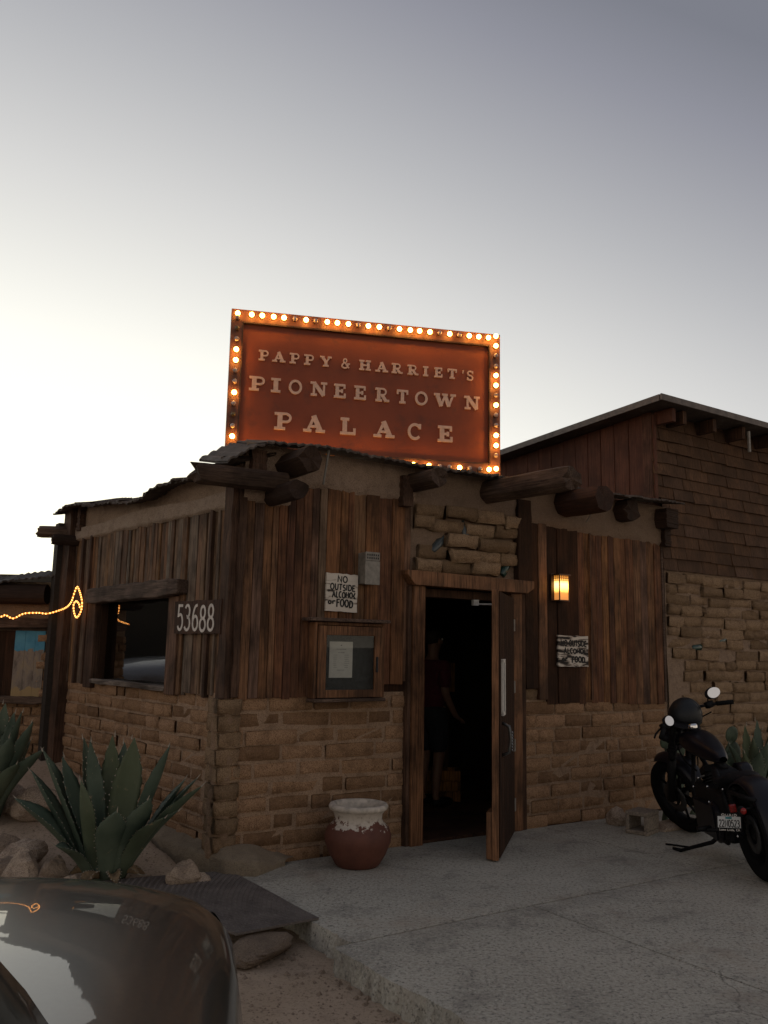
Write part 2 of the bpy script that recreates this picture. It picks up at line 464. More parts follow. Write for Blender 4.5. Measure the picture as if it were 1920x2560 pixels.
m = MB()                                  # loose grit on the dirt
for i in range(4200):
    x, y = R(-1.6, 0.6), R(2.2, 6.2)
    if i % 3 == 0: x, y = R(-3.2, -0.7), R(5.4, 8.0)
    if slab_side(x, y) < 0.06: continue
    s = R(0.0025, 0.0085) * (2.2 if R(0, 1) < 0.05 else 1)
    z = ground_z(x, y)
    m.add([(x + s, y, z), (x, y + s, z), (x - s, y, z), (x, y - s, z), (x + R(-s, s) * .4, y, z + s * 0.9)], [(0, 1, 4), (1, 2, 4), (2, 3, 4), (3, 0, 4)])
for i in range(110):                      # crumbs along the broken pavement edge
    n_ = R(0.9, 3.3); p = FF.P(-0.60 - abs(random.gauss(0, 0.13)), 0, n_)
    s = R(0.006, 0.022); z = ground_z(p.x, p.y)
    m.add([(p.x + s, p.y, z), (p.x, p.y + s * 1.2, z), (p.x - s, p.y, z), (p.x, p.y - s, z), (p.x + R(-s, s) * .4, p.y, z + s)], [(0, 1, 4), (1, 2, 4), (2, 3, 4), (3, 0, 4)])
tag(m.build('gravel', ROCK), kind='stuff')

# concrete pavement: cast panels with open joints, the left edge broken
PAV = bpy.data.objects.new('pavement', None); place(PAV); tag(PAV, kind='structure')
def panel(u0, u1, n0, n1, rough_left=False, rough_top=0.0):
    g = 0.006
    NU, NN = 10, max(8, int((n1 - n0) / 0.05))
    def top(i, j):
        u = u0 + g + (u1 - u0 - 2 * g) * i; n = n0 + g + (n1 - n0 - 2 * g) * j
        if rough_left and i == 0:
            u += 0.05 * noise.noise(Vector((n * 2.5, 0, 7))) + 0.03 * noise.noise(Vector((n * 9, 2, 7))) + 0.016 * noise.noise(Vector((n * 30, 2, 3)))
        z = 0.0 + 0.004 * noise.noise(Vector((u * 1.3, n * 1.3, 2)))
        if (i in (0, 1)) or (j in (0, 1)): z -= 0.004
        return FF.P(u, z, n)
    m = MB(); m.grid(top, NU, NN)
    b = len(m.v)
    low = []
    for (i, j) in [(i / NU, 0) for i in range(NU + 1)] + [(1, j / NN) for j in range(1, NN + 1)] + [(i / NU, 1) for i in range(NU - 1, -1, -1)] + [(0, j / NN) for j in range(NN - 1, 0, -1)]:
        low.append((i, j))
    idx = []
    for i, j in low:
        p = m.v[int(round(j * NN)) * (NU + 1) + int(round(i * NU))]
        idx.append(int(round(j * NN)) * (NU + 1) + int(round(i * NU)))
        q = p.copy(); q.z = -0.2
        if rough_left and i == 0: q = q + FF.u * (-0.02 + 0.05 * noise.noise(Vector((p.x * 14, p.y * 14, 9)))); 
        m.v.append(q)
    L = len(low)
    if rough_left:                        # a crumbling band half way down the edge
        pass
    for k in range(L):
        m.f.append((idx[k], b + k, b + (k + 1) % L, idx[(k + 1) % L]))
    return m.build('slab', CONCRETE, PAV)
cols = [-0.58, 0.85, 2.62, 4.5, 6.4, 8.6]
rows = [0.0, 1.72, 3.55, 5.4, 7.4]
for j in range(len(rows) - 1):
    cc = cols if j else [-0.46, 2.62, 4.5, 6.4, 8.6]
    for i in range(len(cc) - 1):
        panel(cc[i], cc[i + 1], rows[j], rows[j + 1], i == 0)
m = MB()
m.fbox(FF, -0.4, 8.6, -0.1, -0.02, 0.02, 7.3)
m.build('joint_filler', MORTAR, PAV)

# ================================================================== adobe saloon
SAL = thing('adobe_saloon', 'low adobe and plank roadhouse with projecting roof logs and an open front door', 'building', FF.P(0, 0))
def wallbox(name, fr, u0, u1, v0, v1, n0, n1, mat, parent=SAL):
    m = MB(); m.fbox(fr, u0, u1, v0, v1, n0, n1); return m.build(name, mat, parent)

# brick shapes: a few pillowy blocks shared by all bricks
def brick_mesh(name, mat, lump, seed, setback=.085):
    rs = random.Random(seed)
    xs, zs = [-.5, -.465, rs.uniform(-.15, .15), .465, .5], [-.5, -.40, .40, .5]
    vs, fs = [], []
    for j, z in enumerate(zs):
        for i, x in enumerate(xs):
            edge = i in (0, len(xs) - 1) or j in (0, len(zs) - 1)
            corner = i in (0, len(xs) - 1) and j in (0, len(zs) - 1)
            y = -.5 + (setback if edge else 0) + (.05 if corner else 0) + rs.uniform(-1, 1) * lump * .075
            k = .975 if corner else 1
            vs.append((x * k + rs.uniform(-1, 1) * lump * .014, y, z * k + rs.uniform(-1, 1) * lump * .05))
    nx, nz = len(xs), len(zs)
    for j in range(nz - 1):
        for i in range(nx - 1):
            a = j * nx + i; fs.append((a, a + 1, a + nx + 1, a + nx))
    ring = [i for i in range(nx)] + [j * nx + nx - 1 for j in range(1, nz)] + [(nz - 1) * nx + i for i in range(nx - 2, -1, -1)] + [j * nx for j in range(nz - 2, 0, -1)]
    b = len(vs)
    for r in ring: vs.append((vs[r][0], .5, vs[r][2]))
    n = len(ring)
    for k in range(n): fs.append((ring[k], b + k, b + (k + 1) % n, ring[(k + 1) % n])[::-1])
    me = bpy.data.meshes.new(name); me.from_pydata(vs, [], fs); me.materials.append(mat)
    me.polygons.foreach_set('use_smooth', [True] * len(me.polygons)); me.update()
    return me
BR_NEAT = [brick_mesh('brick', ADOBE, 0.7, i) for i in range(7)]
BR_ROUGH = [brick_mesh('brick', ADOBE_PALE, 1.35, 50 + i) for i in range(8)]
BR_LUMP = [brick_mesh('brick', ADOBE_PALE, 2.3, 140 + i, .26) for i in range(8)]
BR_SMALL = [brick_mesh('brick', ADOBE, 0.5, 90 + i) for i in range(4)]

def brickwork(parent, fr, u0, u1, v0, v1, ch, bl, shapes, joint=0.017, proud=(0.012, 0.034), tilt=0.0, skip=None, hj=0.006, lmin=0.07, topfn=None):
    rows_ = max(1, round((v1 - v0) / ch)); ch = (v1 - v0) / rows_
    for r in range(rows_):
        u = u0 - (bl * R(0.35, 0.6) if r % 2 else bl * R(0.0, 0.12))
        while u < u1 - 0.01:
            L = bl * R(0.8, 1.18)
            if R(0, 1) < 0.12: L *= 0.55
            a, b = max(u, u0), min(u + L, u1)
            u += L
            if b - a < lmin: continue
            vc = v0 + ch * (r + 0.5) + tilt * ((a + b) / 2 - u0) * (1 - (r + .5) / rows_) + R(-hj, hj)
            if skip and skip((a + b) / 2, vc): continue
            h = ch - joint * R(0.65, 1.3); w = (b - a) - joint * R(0.6, 1.4)
            d = 0.12
            pr = R(*proud)
            M = fr.M((a + b) / 2, vc, pr - d / 2) @ Matrix.Rotation(R(-.014, .014), 4, 'Y') @ Matrix.Rotation(R(-.03, .03), 4, 'Z') @ Matrix.Diagonal((w, d, h, 1))
            inst('brick', random.choice(shapes), parent, M)

# -- front wall, left of the door
FWL = wallbox('front_wall', FF, -0.49, 1.13, -0.2, 1.20, -0.35, 0.0, MORTAR)
brickwork(FWL, FF, -0.43, 1.09, 0.0, 1.19, 0.118, 0.40, BR_NEAT, joint=0.021, proud=(0.002, 0.020), tilt=-0.03, lmin=0.03)
for r in range(10):                       # lumpy quoins that round the outside corner
    v = 0.06 + r * 0.117
    M = FF.M(-0.452 + R(-.008, .008), v + R(-.004, .004), -0.070 + R(-.006, .008)) @ Matrix.Rotation(R(-.03, .03), 4, 'Y') @ Matrix.Rotation(R(-.04, .04), 4, 'Z') @ Matrix.Diagonal((R(.15, .19), .19, .110, 1))
    inst('brick', random.choice(BR_ROUGH), FWL, M)
def corner_mud(i, j):                    # mud packed behind them
    z = -0.1 + 1.25 * j; a = RAD(-30 + 260 * i)
    r = 0.082 + 0.020 * noise.noise(Vector((i * 3, z * 5, 2))) + 0.016 * noise.noise(Vector((i * 5, z * 17, 4)))
    c = FF.P(-0.465, z, -0.062)
    return c + FF.u * (-r * math.sin(a)) + FF.n * (r * math.cos(a))
m = MB(); m.grid(corner_mud, 16, 60); m.build('plaster_corner', MORTAR, SAL, smooth=True)
m = MB()
m.fbox(FF, -0.42, 1.13, 1.20, 3.0, -0.35, -0.03)
m.build('plaster_wall', PLASTER, SAL)
m = MB(); m.fbox(FF, -0.40, 1.11, 1.1, 2.55, -0.03, -0.012); CLF = m.build('plank_cladding', PLANK_BLACK, SAL)

def plank(parent, fr, u0, u1, v0, v1, n0, n1, mat, slope=0.0, name='plank', lean=0.0):
    c = min(0.004, (u1 - u0) * .2)
    j0, j1 = R(-.004, .004), R(-.004, .004)
    prof = [(u0, n0), (u0, n1 - c), (u0 + c, n1 + j0), (u1 - c, n1 + j1), (u1, n1 - c), (u1, n0)]
    vs = [fr.P(u, v0 + R(-.004, .004), n) for u, n in prof] + [fr.P(u + lean, v1 + slope * (u - u0) / (u1 - u0) + R(-.004, .004), n) for u, n in prof]
    fs = [(0, 1, 2, 3, 4, 5)[::-1], (6, 7, 8, 9, 10, 11)] + [(i, i + 1, i + 7, i + 6) for i in range(5)] + [(5, 0, 6, 11)]
    m = MB(); m.add(vs, fs)
    me = m.mesh('plank', mat)
    return inst(name, me, parent, Matrix.Identity(4))

def planking(parent, fr, edges, bot, top, mats, split=(0.05, 0.09), n=(0.0, 0.03), lastdark=False, ragged=0.015):
    for a, b in zip(edges[:-1], edges[1:]):
        k = max(1, round((b - a) / R(*split)))
        cuts = [a + (b - a) * i / k + (R(-.2, .2) * (b - a) / k if 0 < i < k else 0) for i in range(k + 1)]
        mt = random.choice(mats)
        for c, d in zip(cuts[:-1], cuts[1:]):
            if R(0, 1) < 0.25: mt = random.choice(mats)
            plank(parent, fr, c + .0012, d - .0012, bot((c + d) / 2) + R(-ragged, ragged), top((c + d) / 2) + R(-ragged, ragged) * .8, -0.01, R(*n), mt)

eF = [-0.40, -0.325, -0.247, -0.174, -0.125, -0.051, 0.018, 0.088, 0.166, 0.231, 0.297, 0.424, 0.547, 0.666, 0.794, 0.925, 1.051, 1.118]
planking(CLF, FF, eF, lambda u: 1.165 if u < 0.78 else 1.272, lambda u: 2.615 if u < -0.02 else 2.785, [PLANK_RED, PLANK_RED, PLANK_GREY, PLANK_RED], split=(0.075, 0.12), n=(0.022, 0.036))

# -- front wall, right of the door
FWR = wallbox('front_wall', FF, 2.36, 4.42, -0.2, 1.12, -0.35, 0.0, MORTAR)
brickwork(FWR, FF, 2.385, 4.40, -0.02, 1.10, 0.122, 0.37, BR_NEAT, joint=0.017, proud=(0.000, 0.026), tilt=0.012, hj=0.009)
brickwork(FWR, FF, 2.42, 2.66, 1.10, 1.215, 0.115, 0.25, BR_ROUGH, proud=(0.0, 0.01))
m = MB(); m.fbox(FF, 2.36, 4.42, 1.12, 3.0, -0.35, -0.03)
m.build('plaster_wall', PLASTER, SAL)
m = MB(); m.fbox(FF, 2.47, 4.36, 1.06, 2.66, -0.03, -0.012); CRF = m.build('plank_cladding', PLANK_BLACK, SAL)
def seg(a, b, k, mat, v0=1.07, v1=2.73, n=(0.02, 0.032)):
    planking(CRF, FF, [a + (b - a) * i / k for i in range(k + 1)], lambda u: v0, lambda u: v1, [mat], split=(9, 10), n=n, ragged=0.012)
seg(2.49, 2.575, 1, PLANK_BLACK, 1.215)
seg(2.575, 2.685, 1, TRIM, 1.10, 2.74, (0.036, 0.04))
seg(2.69, 3.11, 3, PLANK_BLACK, 1.07, 2.74)
seg(3.11, 3.285, 2, PLANK_RED, 1.07, 2.72)
seg(3.285, 3.80, 6, PLANK_RED)
seg(3.80, 4.35, 5, PLANK_RED, 1.05, 2.735)
plank(CRF, FF, 3.262, 3.278, 1.1, 2.70, 0.0, 0.045, PLANK_GREY, name='batten')
plank(CRF, FF, 4.350, 4.372, 1.06, 2.74, -0.02, 0.04, GREYWOOD, name='batten')

# -- above the door: eroded adobe blocks with bottles set in the mud
FWD = wallbox('front_wall', FF, 1.13, 2.36, 2.19, 2.80, -0.35, 0.0, PLASTER)
wallbox('plaster_wall', FF, 1.13, 2.36, 2.80, 3.0, -0.35, -0.045, PLASTER)
holes = [(1.42, 2.44), (1.72, 2.56), (2.2, 2.30)]
brickwork(FWD, FF, 1.15, 2.37, 2.19, 2.78, 0.118, 0.34, BR_LUMP, joint=0.004, proud=(0.02, 0.085), hj=0.016,
          skip=lambda u, v: any(abs(u - a) < 0.13 and abs(v - b) < 0.05 for a, b in holes), lmin=0.05)
BOTTLE = mat_plain('green_bottle_glass', (0.02, 0.05, 0.04), 0.12, noise_amt=0.3)
BOTTLE2 = mat_plain('blue_grey_bottle_glass', (0.05, 0.06, 0.06), 0.2, noise_amt=0.3)
for (u, v), mt, ry in zip(holes, (BOTTLE2, BOTTLE2, BOTTLE), (0.75, -0.2, 0.6)):
    m = MB(); m.lathe([(0.0, -.1), (.036, -.1), (.04, -.09), (.04, .03), (.015, .075), (.013, .12), (.0, .12)], 12)
    m.build('bottle', mt, FWD, smooth=True, M=FF.M(u, v, 0.0) @ Matrix.Rotation(ry, 4, 'Y'))

# -- plaster fascia between planks and roof
def plaster(name, fr, u0, u1, bot, top, n0, amp, mat, parent=SAL, nu=None, seed=0):
    nu = nu or int((u1 - u0) / 0.035)
    def fn(i, j):
        u = u0 + (u1 - u0) * i
        b = bot(u) + 0.016 * noise.noise(Vector((u * 9, seed, 0))) + 0.02 * noise.noise(Vector((u * 2.7, seed, 4)))
        t = top(u)
        v = b + (t - b) * j
        n = n0 + amp * noise.noise(Vector((u * 4, v * 5, seed))) + 0.3 * amp * noise.noise(Vector((u * 16, v * 16, seed)))
        if j == 0: n -= 0.03
        return fr.P(u, v, n)
    m = MB(); m.grid(fn, nu, 8)
    return m.build(name, mat, parent, smooth=True)
plaster('plaster_fascia', FF, -0.43, 1.14, lambda u: 2.60 if u < -0.02 else 2.765, lambda u: 3.06, 0.045, 0.02, PLASTER, seed=1)
plaster('plaster_fascia', FF, 1.14, 2.42, lambda u: 2.72, lambda u: 3.08, 0.03, 0.028, PLASTER, seed=2)
plaster('plaster_fascia', FF, 2.42, 4.42, lambda u: 2.72 - 0.035 * (u - 2.42), lambda u: 3.08, 0.05, 0.03, PLASTER, seed=3)
plaster('plaster_fascia', LL, -3.2, -0.06, lambda u: 2.56, lambda u: 2.70 + 0.015 * math.sin(u * 3), 0.052, 0.018, PLASTER_PALE, seed=4)
pL = [(-3.42, 2.84), (-2.945, 2.885), (-2.586, 2.85), (-1.412, 2.775), (-0.938, 2.84), (-0.38, 2.835), (0.212, 2.872)]
def interp(pts, u):
    if u <= pts[0][0]: return pts[0][1]
    for (a, b), (c, d) in zip(pts[:-1], pts[1:]):
        if u <= c: return b + (d - b) * (u - a) / (c - a)
    return pts[-1][1]
plaster('plaster_fascia', LL, -3.25, 0.02, lambda u: 2.66, lambda u: interp(pL, u) + .035, -0.002, 0.02, PLASTER, seed=5)

# -- left wall with its window
WU0, WU1, WV0, WV1 = -2.46, -0.90, 1.205, 1.94
LWA = wallbox('left_wall', LL, -3.3, 0.0, -0.2, 1.195, -0.30, 0.0, MORTAR)
def hollow(u, v): return False
brickwork(LWA, LL, -3.27, 0.02, 0.1, 1.185, 0.104, 0.305, BR_NEAT, joint=0.018, proud=(0.004, 0.024), hj=0.005)
for a, b, c, d in ((-3.3, WU0, 1.195, 2.755), (WU1, 0.0, 1.195, 2.755), (WU0, WU1, WV1, 2.755)):
    wallbox('plaster_wall', LL, a, b, c, d, -0.30, -0.03, PLASTER)
m = MB(); m.fbox(LL, -3.25, -0.02, 2.1, 2.6, -0.03, -0.012); CLL = m.build('plank_cladding', PLANK_BLACK, SAL)
eL = [-3.2, -3.05, -2.984, -2.802, -2.648, -2.455, -2.29, -2.09, -1.935, -1.822, -1.676, -1.533, -1.395, -1.227, -1.097, -0.971, -0.818, -0.669, -0.554, -0.414, -0.252, -0.148, -0.06]
def botL(u): return 1.165 if (u < -2.56 or u > -0.80) else 2.0
planking(CLL, LL, eL, botL, lambda u: 2.59, [PLANK_GREY] * 5 + [PLANK_RED], split=(0.05, 0.085), n=(0.016, 0.036))
for u in (-2.93, -2.72, -0.33):
    plank(CLL, LL, u, u + 0.035, 1.16, 2.58, 0.0, 0.055, POST, name='batten')

WIN = bpy.data.objects.new('window', None); place(WIN, SAL, LL.M(-1.68, 1.2, 0))
def wpart(name, bm, mat, **k): return bm.build(name, mat, WIN, **k)
def rough_beam(L, h, d, seed, nseg=12, taper=0.0):
    m = MB(); rs = random.Random(seed)
    vs, fs = [], []
    for i in range(nseg + 1):
        x = -L / 2 + L * i / nseg
        e = 0.82 if i in (0, nseg) else 1
        for sy, sz in ((-1, -1), (1, -1), (1, 1), (-1, 1)):
            vs.append((x + (rs.uniform(-.015, .015) if i in (0, nseg) else 0), sy * d / 2 * e + rs.uniform(-.006, .006), sz * h / 2 * e * (1 + taper * x) + rs.uniform(-.007, .007)))
    for i in range(nseg):
        for k in range(4):
            a, b = i * 4 + k, i * 4 + (k + 1) % 4
            fs.append((a, b, b + 4, a + 4))
    fs += [(3, 2, 1, 0), tuple(nseg * 4 + k for k in range(4))]
    m.add(vs, fs); return m
wpart('lintel', rough_beam(1.92, 0.14, 0.13, 3), GREYWOOD, M=LL.M(-1.66, 1.99, 0.06) @ Matrix.Rotation(RAD(-0.6), 4, 'Y'), bevel=0.012)
m = MB(); m.fbox(LL, -2.66, -2.47, 1.13, 1.925, -0.05, 0.055); wpart('jamb', m, POST, bevel=0.008)
m = MB(); m.fbox(LL, -2.47, -2.44, 1.2, 1.925, -0.22, 0.0); wpart('jamb', m, PLANK_BLACK)
m = MB(); m.fbox(LL, -0.965, -0.79, 1.15, 1.93, -0.05, 0.05); wpart('jamb', m, PLANK_RED, bevel=0.008)
wpart('sill', rough_beam(1.56, 0.045, 0.11, 8, taper=0.1), mat_wood('bleached_sill', [(0.22, 0.18, 0.15), (0.26, 0.21, 0.17)], grain=(1.2, 30, 30), obj=True, pale=(0.4, 0.34, 0.28)), M=LL.M(-1.72, 1.195, 0.012), bevel=0.008)
m = MB(); m.fbox(LL, -2.44, -0.95, 1.15, 1.96, -0.065, -0.060); wpart('pane', m, PANE)

# -- posts at the corners
def post(fr, u0, u1, v0, v1, n0, n1, mat=POST):
    m = MB()
    N = 14
    vs, fs = [], []
    for i in range(N + 1):
        v = v0 + (v1 - v0) * i / N
        for u, n in ((u0, n0), (u1, n0), (u1, n1), (u0, n1)):
            vs.append(fr.P(u + R(-.006, .006), v, n + R(-.005, .005)))
    for i in range(N):
        for k in range(4): fs.append((i * 4 + k, i * 4 + (k + 1) % 4, (i + 1) * 4 + (k + 1) % 4, (i + 1) * 4 + k))
    fs += [(3, 2, 1, 0), tuple(N * 4 + k for k in range(4))]
    m.add(vs, fs); return m.build('post', mat, SAL)
post(LL, -0.105, 0.005, 1.17, 2.86, -0.02, 0.058)
post(FF, -0.452, -0.400, 1.18, 2.86, -0.02, 0.035)
post(LL, -3.34, -3.16, 0.2, 2.92, -0.06, 0.10)
post(LL, -3.10, -3.02, 2.66, 2.92, -0.03, 0.06)
post(FF, 2.30, 2.46, 2.15, 2.93, -0.06, 0.07, PLANK_BLACK)
post(FF, 2.40, 2.49, 1.215, 2.3, -0.06, 0.055, PLANK_BLACK)
post(FF, 4.25, 4.44, 2.84, 3.04, -0.1, 0.20, LOG_DARK)
post(FF, 4.34, 4.44, 2.66, 2.84, -0.1, 0.10, LOG_DARK)
post(FF, -0.40, -0.28, 2.78, 3.0, 0.0, 0.10, POST)
post(FF, 0.98, 1.08, 2.72, 2.98, 0.02, 0.10, POST)

# -- vigas: round roof logs sticking out of the walls
def viga(M, L, r, mat, seed, jag=0.02, oval=1.0, parent=SAL):
    rs = random.Random(seed)
    seg, rings = 14, 12
    vs, fs = [], []
    lob = [rs.uniform(.9, 1.08) for _ in range(seg)]
    for i in range(rings + 1):
        x = L * i / rings
        for k in range(seg):
            a = 2 * math.pi * k / seg
            q = r * lob[k] * (1 + 0.05 * noise.noise(Vector((x * 3, k * .9, seed)))) * (0.95 if i == rings else 1)
            e = (rs.uniform(-jag, jag) if i == rings else 0)
            vs.append((x + e, q * math.cos(a), q * math.sin(a) * oval))
    for i in range(rings):
        for k in range(seg):
            fs.append((i * seg + k, i * seg + (k + 1) % seg, (i + 1) * seg + (k + 1) % seg, (i + 1) * seg + k))
    c = len(vs); vs.append((L - jag * .6, 0, 0))
    for k in range(seg): fs.append((rings * seg + k, rings * seg + (k + 1) % seg, c))
    m = MB(); m.add(vs, fs)
    return m.build('viga', mat, parent, M=M)
def along(fr, u, v, n, yaw=0.0, pitch=0.0):        # x axis pointing out of the wall
    return fr.M(u, v, n) @ Matrix.Rotation(RAD(-90 + yaw), 4, 'Z') @ Matrix.Rotation(RAD(pitch), 4, 'Y')
viga(FF.M(-0.15, 2.765, 0.15) @ Matrix.Rotation(math.pi, 4, 'Z') @ Matrix.Rotation(RAD(1), 4, 'Y'), 0.72, 0.078, LOG, 1, 0.035)
viga(along(FF, -0.19, 2.665, -0.1), 0.55, 0.075, LOG_DARK, 2, 0.02)
viga(along(FF, -0.08, 2.915, -0.1), 0.52, 0.10, LOG_DARK, 3, 0.02)
viga(along(FF, 1.125, 2.94, -0.1, pitch=0.8), 0.50, 0.088, LOG, 4, 0.02)
viga(along(FF, 1.967, 2.957, -0.1, pitch=1.4), 1.16, 0.105, LOG, 5, 0.03)
viga(along(FF, 2.907, 2.953, -0.1, pitch=0.8), 0.66, 0.128, mat_wood('red_brown_log', [(0.065, 0.032, 0.022), (0.07, 0.035, 0.024)], grain=(1.2, 30, 30), obj=True, worn=0.2, pale=(0.2, 0.12, 0.09)), 6, 0.008)
viga(along(FF, 3.72, 2.96, -0.1), 0.30, 0.12, LOG_DARK, 7)
viga(Matrix.Translation((-3.1, 8.78, 2.665)) @ Matrix.Rotation(math.pi, 4, 'Z'), 0.46, 0.062, LOG, 8, 0.02)
viga(Matrix.Translation((-3.1, 8.72, 2.565)) @ Matrix.Rotation(math.pi + 0.5, 4, 'Z'), 0.27, 0.055, LOG_DARK, 9, 0.01)

# -- roof: closed deck, then overlapping rusty sheets with torn edges
A_ = LL.P(0, 0); B_ = LL.P(-3.3, 0); 
m = MB()
poly = [LL.P(-3.28, 0, -.02), LL.P(0, 0, -.02), FF.P(-0.42, 0, -.02), FF.P(4.4, 0, -.02), FF.P(4.4, 0, -3.5), FF.P(-0.80, 0, -3.5)]
vs = [Vector((p.x, p.y, 2.68)) for p in poly] + [Vector((p.x, p.y, 2.76)) for p in poly]
n_ = len(poly)
m.add(vs, [tuple(range(n_))[::-1], tuple(range(n_, 2 * n_))] + [(i, (i + 1) % n_, (i + 1) % n_ + n_, i + n_) for i in range(n_)])
m.build('roof_deck', DARKWOOD, SAL)
def roof_sheet(fr, u0, u1, pts, ne, nb, lift, seed, mat=ROOF, corr=0.009, torn=0.035, parent=SAL):
    rs = random.Random(seed); N = max(6, int((u1 - u0) / 0.022))
    rows_ = [(nb, 0.10), (nb * .4 + ne * .6, 0.03), (ne, 0.0)]
    vs, fs = [], []
    ts = 0.0
    for i in range(N + 1):
        u = u0 + (u1 - u0) * i / N
        v = interp(pts, u) + lift + corr * math.sin(u * 2 * math.pi / 0.072) + 0.012 * noise.noise(Vector((u * 5, seed, 0)))
        if rs.random() < .3: ts = rs.uniform(-torn, torn * .4)
        for k, (n, dv) in enumerate(rows_):
            nn = n + (ts + .012 * rs.uniform(-1, 1) if k == 2 else 0)
            vs.append(fr.P(u, v + dv - (0.02 * abs(noise.noise(Vector((u * 8, seed, 2)))) if k == 2 else 0), nn))
        for k, (n, dv) in reversed(list(enumerate(rows_))):
            q = vs[i * 6 + k].copy(); q.z -= 0.016; vs.append(q)
    for i in range(N):
        for k in range(6):
            a, b = i * 6 + k, i * 6 + (k + 1) % 6
            fs.append((a, b, b + 6, a + 6))
    m = MB(); m.add(vs, fs)
    return m.build('roof_sheet', mat, parent)
for i, (a, b, l) in enumerate(((-3.42, -2.5, .03), (-2.62, -1.75, .012), (-1.9, -1.2, .0), (-1.3, -0.62, .012), (-0.75, -0.12, .004), (-0.2, 0.10, .03))):
    roof_sheet(LL, a, b, pL, 0.19, -0.25, l, i)
pF = [(-0.75, 2.80), (-0.55, 2.93), (-0.423, 3.006), (-0.275, 3.049), (0.286, 3.078), (1.048, 3.052), (2.079, 3.08), (2.93, 3.078), (4.194, 3.109), (4.6, 3.11)]
for i, (a, b, l) in enumerate(((-0.66, -0.30, 0), (-0.36, 0.42, .004), (0.3, 0.95, .0), (0.86, 1.6, .006), (1.5, 2.16, .0))):
    roof_sheet(FF, a, b, pF, 0.24, -0.3, l, 20 + i)
for i, (a, b) in enumerate(((2.2, 3.0), (2.9, 3.6), (3.5, 4.42))):
    roof_sheet(FF, a, b, pF, 0.27 if i < 2 else 0.30, -0.3, -.004 * i, 40 + i, torn=0.012, corr=0.004)
m = MB(); m.tube([FF.P(0.20, 3.09, 0.2), FF.P(0.202, 2.80, 0.115)], 0.009, 8); m.build('tie_rod', DULL_STEEL, SAL)
m = MB(); m.tube([FF.P(3.13, 2.87, 0.2), FF.P(3.13, 2.79, 0.13)], 0.006, 6); m.build('tie_rod', DULL_STEEL, SAL)

# -- inside of the bar room (dim, seen through the door)
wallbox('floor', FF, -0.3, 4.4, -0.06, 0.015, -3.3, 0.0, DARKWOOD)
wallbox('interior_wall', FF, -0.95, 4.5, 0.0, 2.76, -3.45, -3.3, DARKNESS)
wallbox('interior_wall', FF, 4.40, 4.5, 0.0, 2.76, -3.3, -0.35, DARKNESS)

# -- door case and open door
DOOR = bpy.data.objects.new('door', None); place(DOOR, SAL, FF.M(2.3, 0, 0))
def frame_piece(name, u0, u1, v0, v1, n0, n1, mat=TRIM, bev=0.006):
    m = MB(); m.fbox(FF, u0, u1, v0, v1, n0, n1); return m.build(name, mat, DOOR, bevel=bev)
frame_piece('jamb', 1.115, 1.235, -0.01, 2.068, -0.20, 0.085)
frame_piece('jamb', 1.08, 1.113, -0.01, 2.065, -0.05, 0.06, POST)
frame_piece('jamb', 2.215, 2.345, 0.0, 2.06, -0.20, 0.06)
frame_piece('jamb', 2.347, 2.40, 0.0, 2.06, -0.05, 0.05, DARKWOOD)
m = MB(); m.prism([(1.02, 2.19), (2.44, 2.175), (2.44, 2.11), (2.36, 2.06), (1.10, 2.068), (1.02, 2.15)], -0.125, 0.02, FF.M())
m.build('header', TRIM, DOOR, bevel=0.006)
frame_piece('head_stop', 1.235, 2.235, 1.985, 2.058, -0.16, -0.02, DARKWOOD)
frame_piece('threshold', 1.235, 2.235, -0.005, 0.022, -0.22, 0.03, DARKWOOD)

LEAF_DIR = Vector((-0.262, -0.992, 0)).normalized()
HINGE = FF.P(2.192, 0, 0.075)
_ax = LEAF_DIR; _nrm = Vector((-_ax.y, _ax.x, 0))           # normal of the outer face, turned to the right
DM = Matrix(((_ax.x, -_nrm.x, 0, HINGE.x), (_ax.y, -_nrm.y, 0, HINGE.y), (0, 0, 1, 0.012), (0, 0, 0, 1)))
LEAF = bpy.data.objects.new('door_leaf', MB().box((0.53, 0.0, 1.0), (1.06, 0.036, 2.0)).mesh('door_leaf', PLANK_BLACK))
place(LEAF, SAL, DM)
def lp(name, m, mat, bevel=0, smooth=False): return m.build(name, mat, LEAF, M=DM, bevel=bevel, smooth=smooth)
lp('edge_board', MB().box((1.075, 0.0, 1.0), (0.028, 0.050, 2.004)), TRIM, 0.004)
for i in range(7):
    lp('plank', MB().box((0.075 + 0.1465 * i, -0.024, 1.0), (0.138, 0.012, 1.99)), PLANK_BLACK, 0.003)
for z in (0.22, 0.72, 1.22, 1.76):
    lp('hinge', MB().box((-0.012, -0.026, z), (0.06, 0.02, 0.105)), DULL_STEEL, 0.003)
m = MB()
DARKSTEEL = mat_plain('dark_steel', (0.12, 0.12, 0.115), .45, .7)
for a, b, c, d in ((0.80, 1.25, 0.035, 0.42), (0.925, 1.25, 0.03, 0.42), (0.86, 1.05, 0.16, 0.028), (0.86, 1.455, 0.16, 0.028)): m.box((a, -0.038, b), (c, 0.016, d))
lp('slot_window_frame', m, WHITE_PAINT)
lp('slot_window', MB().box((0.865, -0.036, 1.25), (0.10, 0.006, 0.40)), mat_plain('door_glass', (0.03, 0.05, 0.065), 0.05))
m = MB(); m.tube([(0.90 + 0.0, -0.03, 0.98), (0.90, -0.085, 0.955), (0.90, -0.10, 0.86), (0.90, -0.085, 0.76), (0.90, -0.03, 0.735)], 0.013, 8)
lp('handle', m, DARKSTEEL, smooth=True)
m = MB()
for i in range(7): m.tube([(0.885, -0.112, 0.90 - i * .022), (0.915, -0.112, 0.915 - i * .022)], 0.005, 5)
lp('handle_grip', m, STEEL)
